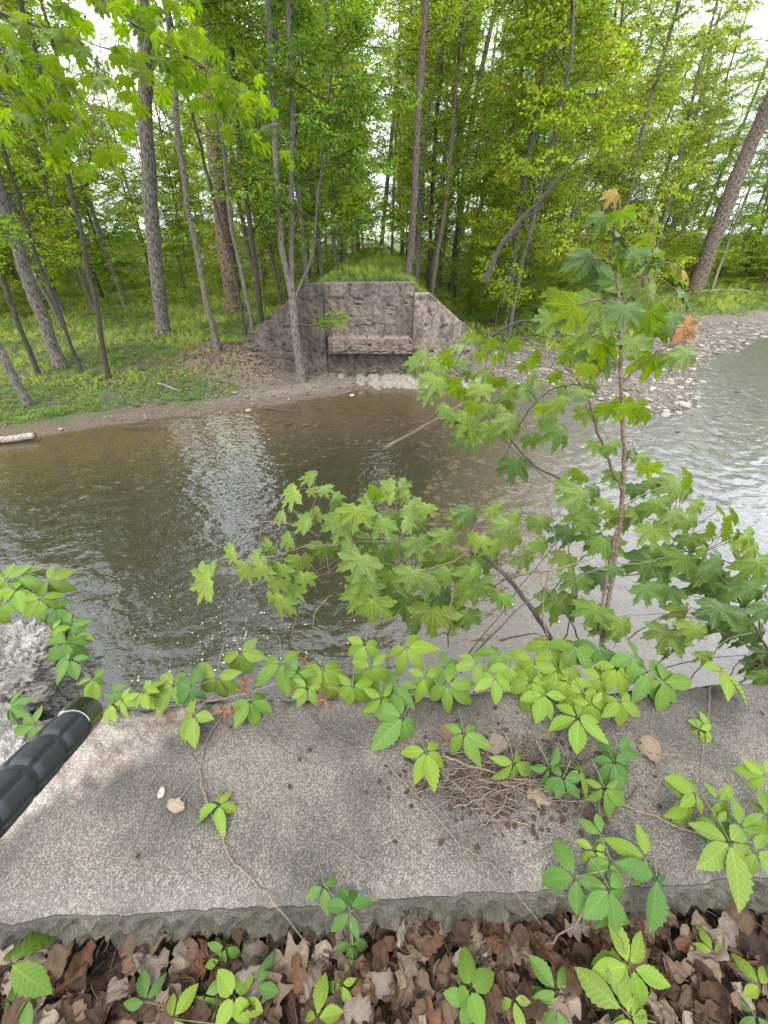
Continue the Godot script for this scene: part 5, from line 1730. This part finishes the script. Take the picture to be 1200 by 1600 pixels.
	vine("mixed green sprig climbing over the wall's front edge right of centre",
		[[[[985, 1590, -0.27], [983, 1510, -0.15], [960, 1440, -0.02], [955, 1390, 0.05], [945, 1340, 0.04], [940, 1300, 0.03], [935, 1240, 0.02]], 0.0025, 0.0015, M.green_stem], [[[850, 1480, -0.25], [900, 1440, -0.08], [925, 1390, 0.02]], 0.0026, 0.002]],
		[[929, 1328, 30, 90, Y, 5, 0.05], [955, 1345, 44, 80, D, 3, 0.06], [900, 1370, 56, 175, D, 3, 0.07], [952, 1388, 62, 95, D, 5, 0.08], [1026, 1369, 62, 120, D, 3, 0.06], [1010, 1340, 56, 200, N, 3, 0.06], [983, 1508, 70, 260, Y, 3, -0.12], [988, 1512, 62, 80, Y, 3, -0.12], [975, 1580, 66, 200, N, 3, -0.14], [985, 1590, 56, 40, Y, 5, -0.14], [940, 1305, 34, 200, D, 3, 0.05], [950, 1420, 44, 110, D, 3, 0.04]])
	vine("small dark three leaved sprig at the wall's front edge in the middle",
		[[[[550, 1480, -0.25], [545, 1430, 0.0], [520, 1400, 0.02], [505, 1380, 0.03]], 0.0016, 0.001, M.green_stem]],
		[[506, 1384, 30, 80, D, 3, 0.03], [546, 1418, 44, 270, D, 3, 0.05], [548, 1425, 42, 130, D, 3, 0.04]])
	# plants that come up through the dead leaves
	var soil := SOIL + 0.02 - TOP
	for q in [["broad pale leaved plant at the left edge of the dead leaves", [[15, 1505, 84, 280, N, 3, -0.10], [45, 1560, 40, 60, D, 3, soil + 0.05], [20, 1570, 46, 150, D, 3, soil + 0.05]]],
		["pair of dark green seedlings left of the yellow green one", [[318, 1555, 48, 60, D, 3, soil + 0.06], [228, 1565, 44, 250, D, 3, soil + 0.05]]],
		["yellow green seedling in the dead leaves left of centre", [[366, 1556, 52, 275, Y, 4, soil + 0.07], [372, 1562, 44, 20, Y, 3, soil + 0.05], [400, 1540, 44, 290, D, 3, soil + 0.05]]],
		["young creeper seedling under the small three leaved sprig", [[533, 1537, 32, 90, N, 5, soil + 0.05], [549, 1475, 34, 85, D, 5, soil + 0.05]]],
		["lime green seedling at the bottom edge in the middle", [[495, 1592, 46, 270, Y, 3, soil + 0.06], [270, 1592, 46, 300, N, 3, soil + 0.06]]],
		["upright four leaved seedling in the dead leaves right of the middle", [[735, 1545, 50, 275, N, 4, soil + 0.08], [728, 1560, 46, 60, D, 4, soil + 0.05]]],
		["small olive seedling right of the four leaved one", [[802, 1560, 34, 80, N, 3, soil + 0.04]]],
		["dark three leaved seedling left of the bright climbing sprig", [[870, 1548, 48, 250, D, 3, soil + 0.06], [868, 1575, 46, 120, D, 3, soil + 0.05]]],
		["seedling at the right edge of the dead leaves", [[1188, 1540, 38, 250, N, 3, soil + 0.05], [1180, 1585, 40, 120, D, 3, soil + 0.04]]],
		["curled yellowish leaf bud in the dead leaves on the right", [[1115, 1488, 30, 270, Y, 3, soil + 0.05]]],
		["small dark seedling by the wall's foot left of centre", [[352, 1480, 32, 110, D, 3, soil + 0.05], [345, 1498, 30, 250, N, 3, soil + 0.04]]]]:
		var leaves: Array = q[1]
		var p0 := on_level(leaves[0][0], leaves[0][1] + 20, SOIL + 0.01)
		var t := thing("seedling", q[0], "seedling", p0)
		for l in leaves:
			var p := on_level(l[0], l[1], TOP + l[6])
			creeper_leaf(t, p, l[2] / FOCAL * depth_of(p) * 1.0, l[3], l[4], l[5], 0.75, Vector3(lerpf(p.x, p0.x, 0.6), SOIL, lerpf(p.z, p0.z, 0.6)))
	# bare runners and rootlets over the wall top
	var t := thing("dry_vine_stems", "mat of dry brown vine stems and rootlets on the wall top", "stems", on_level(800, 1200, TOP))
	var lines := [[[430, 1100], [470, 1150], [520, 1170], [580, 1165], [600, 1150]], [[485, 1115], [530, 1150], [580, 1160], [640, 1180]], [[600, 1190], [660, 1250], [720, 1320], [760, 1345], [800, 1390], [845, 1445]], [[760, 1250], [790, 1310], [820, 1350], [835, 1400]], [[640, 1400], [560, 1340], [500, 1300]], [[1060, 1180], [980, 1175], [900, 1165], [850, 1140]], [[1100, 1160], [1060, 1185], [1000, 1190]], [[1015, 1160], [1020, 1100], [1010, 1060]], [[700, 1130], [760, 1170], [800, 1230]], [[1090, 1300], [1050, 1260], [980, 1220], [900, 1170]], [[900, 1290], [880, 1240], [830, 1180]]]
	for k in 110:
		var cx := 800 + rng.randfn(0, 75)
		var cy := 1215 + rng.randfn(0, 40)
		var a := rf(0, TAU)
		var l := rf(25, 80)
		lines.append([[cx - cos(a) * l, cy - sin(a) * l * 0.6], [cx + rf(-14, 14), cy + rf(-10, 10)], [cx + cos(a) * l, cy + sin(a) * l * 0.6]])
	for q in lines:
		var pts := []
		for p in q:
			pts.append(on_level(p[0], p[1], TOP + rf(0.003, 0.014)) - t.position)
		var cp := curve(pts, 5, 0.004)
		var mb := MB.new()
		mb.tube(cp, taper(cp.size(), rf(0.0009, 0.0028), 0.0007), 4)
		put("rootlet", mb.mesh(), M.vine_stem if rng.randf() < 0.6 else M.twig, t)


# ------------------------------------------------------------------ dead leaves at our feet
func make_litter() -> void:
	var lay := thing("leaf_litter", "thick layer of brown dead leaves at the foot of the wall", "", Vector3(0, SOIL, -0.15))
	lay.remove_meta("category")
	lay.set_meta("kind", "structure")
	for i in 300:
		var p := Vector3(rf(-1.05, 1.05), SOIL + 0.015 + 0.03 * rng.randf() + 0.00008 * i, -0.315 + 0.34 * rng.randf() - 0.02)
		p.z = minf(p.z, 0.02)
		var limit := -0.215 - 0.03 * p.x
		if p.z < limit - 0.05:
			p.z = limit + rf(-0.03, 0.12)
		var k := rng.randi() % 8
		var nn := (Vector3.UP + rv(0.6)).normalized()
		var s := rf(0.048, 0.112)
		put("dead_leaf", G.dead[rng.randi() % 12], M.dead[rng.randi() % 8], lay, posed(p - lay.position, nn, across(rf(0, 360)), s))
	var where := []
	for i in 3400:
		var p := Vector3(rf(-2.4, 2.4), SOIL + 0.005 + 0.025 * rng.randf(), rf(-0.30, 0.9))
		var nn := (Vector3.UP + rv(0.8)).normalized()
		where.append(posed(p - lay.position, nn, rv(), rf(0.04, 0.085)))
	for k in 4:
		scatter("buried_leaves", G.dead[[0, 3, 6, 9][k]], M.dead[[0, 3, 7, 1][k]], where.slice(k * 850, k * 850 + 850), PackedColorArray(), lay)
	where = []
	for i in 500:
		var p := Vector3(rf(-1.2, 1.2), SOIL + 0.03 + 0.02 * rng.randf(), rf(-0.27, 0.1))
		where.append(posed(p - lay.position, (Vector3.UP + rv(0.3)).normalized(), rv(), rf(0.02, 0.07)))
	var tw := MB.new()
	tw.tube([Vector3.ZERO, Vector3(0.05, 0.5, 0.02), Vector3(0, 1, 0)], [0.018, 0.016, 0.01], 4)
	scatter("twig_bits", tw.mesh(), M.twig, where, PackedColorArray(), lay)
	# leaves that lie on the wall
	for q in [[1018, 1171, 38, 100, 4, 2, "rust brown oval dead leaf lying alone on the wall top"], [770, 1160, 44, 20, 2, 6, "curled grey tan dead leaf by the creeper patch"], [845, 1245, 40, 30, 0, 2, "pale dead leaf among the dry stems"], [700, 1145, 34, 200, 2, 1, "brown dead leaf under the creeper right of centre"], [930, 1280, 30, 60, 3, 3, "dark curled dead leaf at the dirt's front edge"], [275, 1258, 30, 30, 1, 5, "bleached scrap of leaf beside the concrete flake"]]:
		var p := on_level(q[0], q[1], TOP + 0.012)
		var o := put("dead_leaf", G.dead[q[4]], M.dead[q[5]], null, posed(p, (Vector3.UP + rv(0.2)).normalized(), across(q[3]), q[2] / FOCAL * depth_of(p) * 1.1))
		tag(o, q[6], "dead leaf")
	var grit := []
	for i in 420:
		var p := on_level(800 + rng.randfn(0, 85), 1215 + rng.randfn(0, 42), TOP + 0.004) if i < 398 else on_level(rf(200, 1200), rf(1100, 1380), TOP + 0.004)
		grit.append(posed(p, (Vector3.UP + rv(0.4)).normalized(), rv(), rf(0.006, 0.02)))
	tag(scatter("leaf_crumbs", G.dead[2], M.dead[3], grit, PackedColorArray()), "dark crumbs of leaf and bark scattered on the wall top")


# ------------------------------------------------------------------ the branch over our heads and the handlebar grip
func make_overhang() -> void:
	var Y := "maple_yellow"
	var branches := [[[-60, -120], [100, -40], [200, 30], [300, 95], [370, 150], [440, 195]], [[-80, 20], [0, 75], [80, 115], [165, 190]], [[60, -120], [150, -10], [250, 65], [330, 115], [390, 165]], [[-60, 0], [60, 40], [140, 90], [190, 150]], [[-60, 120], [20, 160], [90, 190], [150, 225]], [[200, -100], [255, -10], [290, 40]]]
	var z := -2.3
	var root := on_plane(-60, -120, z)
	var t := thing("maple_bough", "sunlit maple bough with hanging yellow green leaves across the upper left", "maple", root)
	for k in branches.size():
		var pts := []
		for q in branches[k]:
			pts.append(on_plane(q[0], q[1], z + 0.12 * sin(k * 2.1)))
		var cp := curve(pts, 6, 0.008)
		var rel := []
		for q in cp:
			rel.append(q - root)
		var mb := MB.new()
		mb.tube(rel, taper(rel.size(), 0.007, 0.0015), 6)
		put("branch", mb.mesh(), M.twig, t)
		var n: int = [66, 46, 58, 46, 40, 24][k]
		for i in n:
			var u := (0.12 + 0.88 * (i + rng.randf()) / n) * (cp.size() - 1)
			var j := mini(int(u), cp.size() - 2)
			var on: Vector3 = cp[j].lerp(cp[j + 1], u - j)
			var p := on + Vector3(rf(-0.10, 0.10), rf(-0.13, 0.05), rf(-0.12, 0.12))
			var tip := Vector3(rf(-0.35, 0.35), -1.0, rf(-0.35, 0.35)).normalized()
			var nn := Vector3(rf(-0.7, 0.7), 0.35, rf(0.2, 1.0)).normalized()
			nn = (nn - tip * nn.dot(tip)).normalized()
			var pool: Array = M.maple_yellow if rng.randf() < 0.8 else M.maple
			var tr := posed(p - root, nn, tip, rf(0.05, 0.095))
			var leaf := put("leaf", G.maple[rng.randi() % 4], pool[rng.randi() % pool.size()], t, tr)
			var sm := MB.new()
			sm.tube([p - root, (p + on) * 0.5 + Vector3(0, 0.01, 0) - root, on - root], [0.0011, 0.0012, 0.0014], 3)
			put("leaf_stalk", sm.mesh(), M.green_stem, leaf, tr.affine_inverse())

func make_grip() -> void:
	# axis from beyond the lower left corner up to the chromed end
	var tip := EYE + ray(117, 1130) * 0.335
	var tail := EYE + ray(-28, 1280) * 0.235
	var d := (tip - tail).normalized()
	var side := d.cross(Vector3.UP).normalized()
	var up := side.cross(d)
	var t := thing("handlebar_grip", "black rubber handlebar grip with a chromed end ring at the lower left", "grip", tip)
	var r := 0.0152
	var core := MB.new()
	core.tube([d * -0.006, d * -0.20], [r * 0.9, r * 0.9], 32)
	put("grip_core", core.mesh(), M.rubber, t)
	# rows of raised pads round the core, each a little swollen
	var starts := [-0.008, -0.043, -0.078, -0.113, -0.148]
	for row in starts.size():
		for k in 6:
			var a0 := TAU * k / 6.0 + 0.25
			var pm := MB.new()
			pm.grid(10, 10, func(u: float, w: float) -> Vector3:
				var a := a0 + (u - 0.5) * (TAU / 6.0 - 0.10)
				var along: float = starts[row] - 0.031 * w
				var e := minf(minf(u, 1.0 - u) * 7.0, minf(w, 1.0 - w) * 9.0)
				var rr: float = r * (0.885 + 0.155 * sqrt(clampf(e, 0.0, 1.0)) * (1.0 - 0.10 * w))
				return d * along + (side * cos(a) + up * sin(a)) * rr, side * cos(a0) + up * sin(a0))
			put("grip_pad", pm.mesh(), M.rubber_pad, t)
	var ring := MB.new()
	ring.tube([d * -0.006, d * -0.005, d * 0.002, d * 0.014, d * 0.016], [r * 0.95, r * 1.02, r * 1.04, r * 1.03, r * 0.92], 40)
	put("end_ring", ring.mesh(), M.chrome, t)
	var plug := MB.new()
	plug.tube([d * 0.0162, d * 0.0175, d * 0.0182], [r * 0.80, r * 0.76, r * 0.6], 32)
	put("end_plug", plug.mesh(), M.plug, t)


func _ready() -> void:
	rng.seed = 20240517
	# camera
	var cam := Camera3D.new()
	cam.name = "camera"
	cam.position = EYE
	cam.rotation_degrees = Vector3(-PITCH, 0, 0)
	cam.fov = rad_to_deg(2.0 * atan(800.0 / FOCAL))
	cam.near = 0.02
	cam.far = 600.0
	add_child(cam)
	cam.current = true
	# a bright, even overcast
	var sky_mat := ProceduralSkyMaterial.new()
	sky_mat.sky_top_color = Color(0.93, 0.96, 1.0)
	sky_mat.sky_horizon_color = Color(0.97, 0.985, 1.0)
	sky_mat.sky_curve = 0.2
	sky_mat.sky_energy_multiplier = 1.25
	sky_mat.ground_bottom_color = lin(0.10, 0.11, 0.06)
	sky_mat.ground_horizon_color = lin(0.25, 0.27, 0.2)
	var env := Environment.new()
	env.background_mode = Environment.BG_SKY
	env.sky = Sky.new()
	env.sky.sky_material = sky_mat
	env.tonemap_mode = Environment.TONE_MAPPER_LINEAR
	env.tonemap_exposure = 2.9
	env.sdfgi_enabled = true
	env.ssao_enabled = true
	env.ssil_enabled = true
	var we := WorldEnvironment.new()
	we.name = "world_environment"
	we.environment = env
	add_child(we)
	var sun := DirectionalLight3D.new()
	sun.name = "sun"
	sun.light_energy = 0.45
	sun.light_angular_distance = 12.0
	sun.light_color = Color(1.0, 0.97, 0.92)
	sun.shadow_enabled = true
	sun.rotation_degrees = Vector3(-58, -25, 0)
	add_child(sun)

	make_materials()
	make_shapes()
	make_land()
	make_water()
	make_near_wall()
	make_abutment()
	make_trees()
	make_bushes()
	make_ground_cover()
	make_gravel()
	make_wood_and_rail()
	make_broken_lumps()
	make_litter()
	make_maples()
	make_creepers()
	make_overhang()
	make_grip()
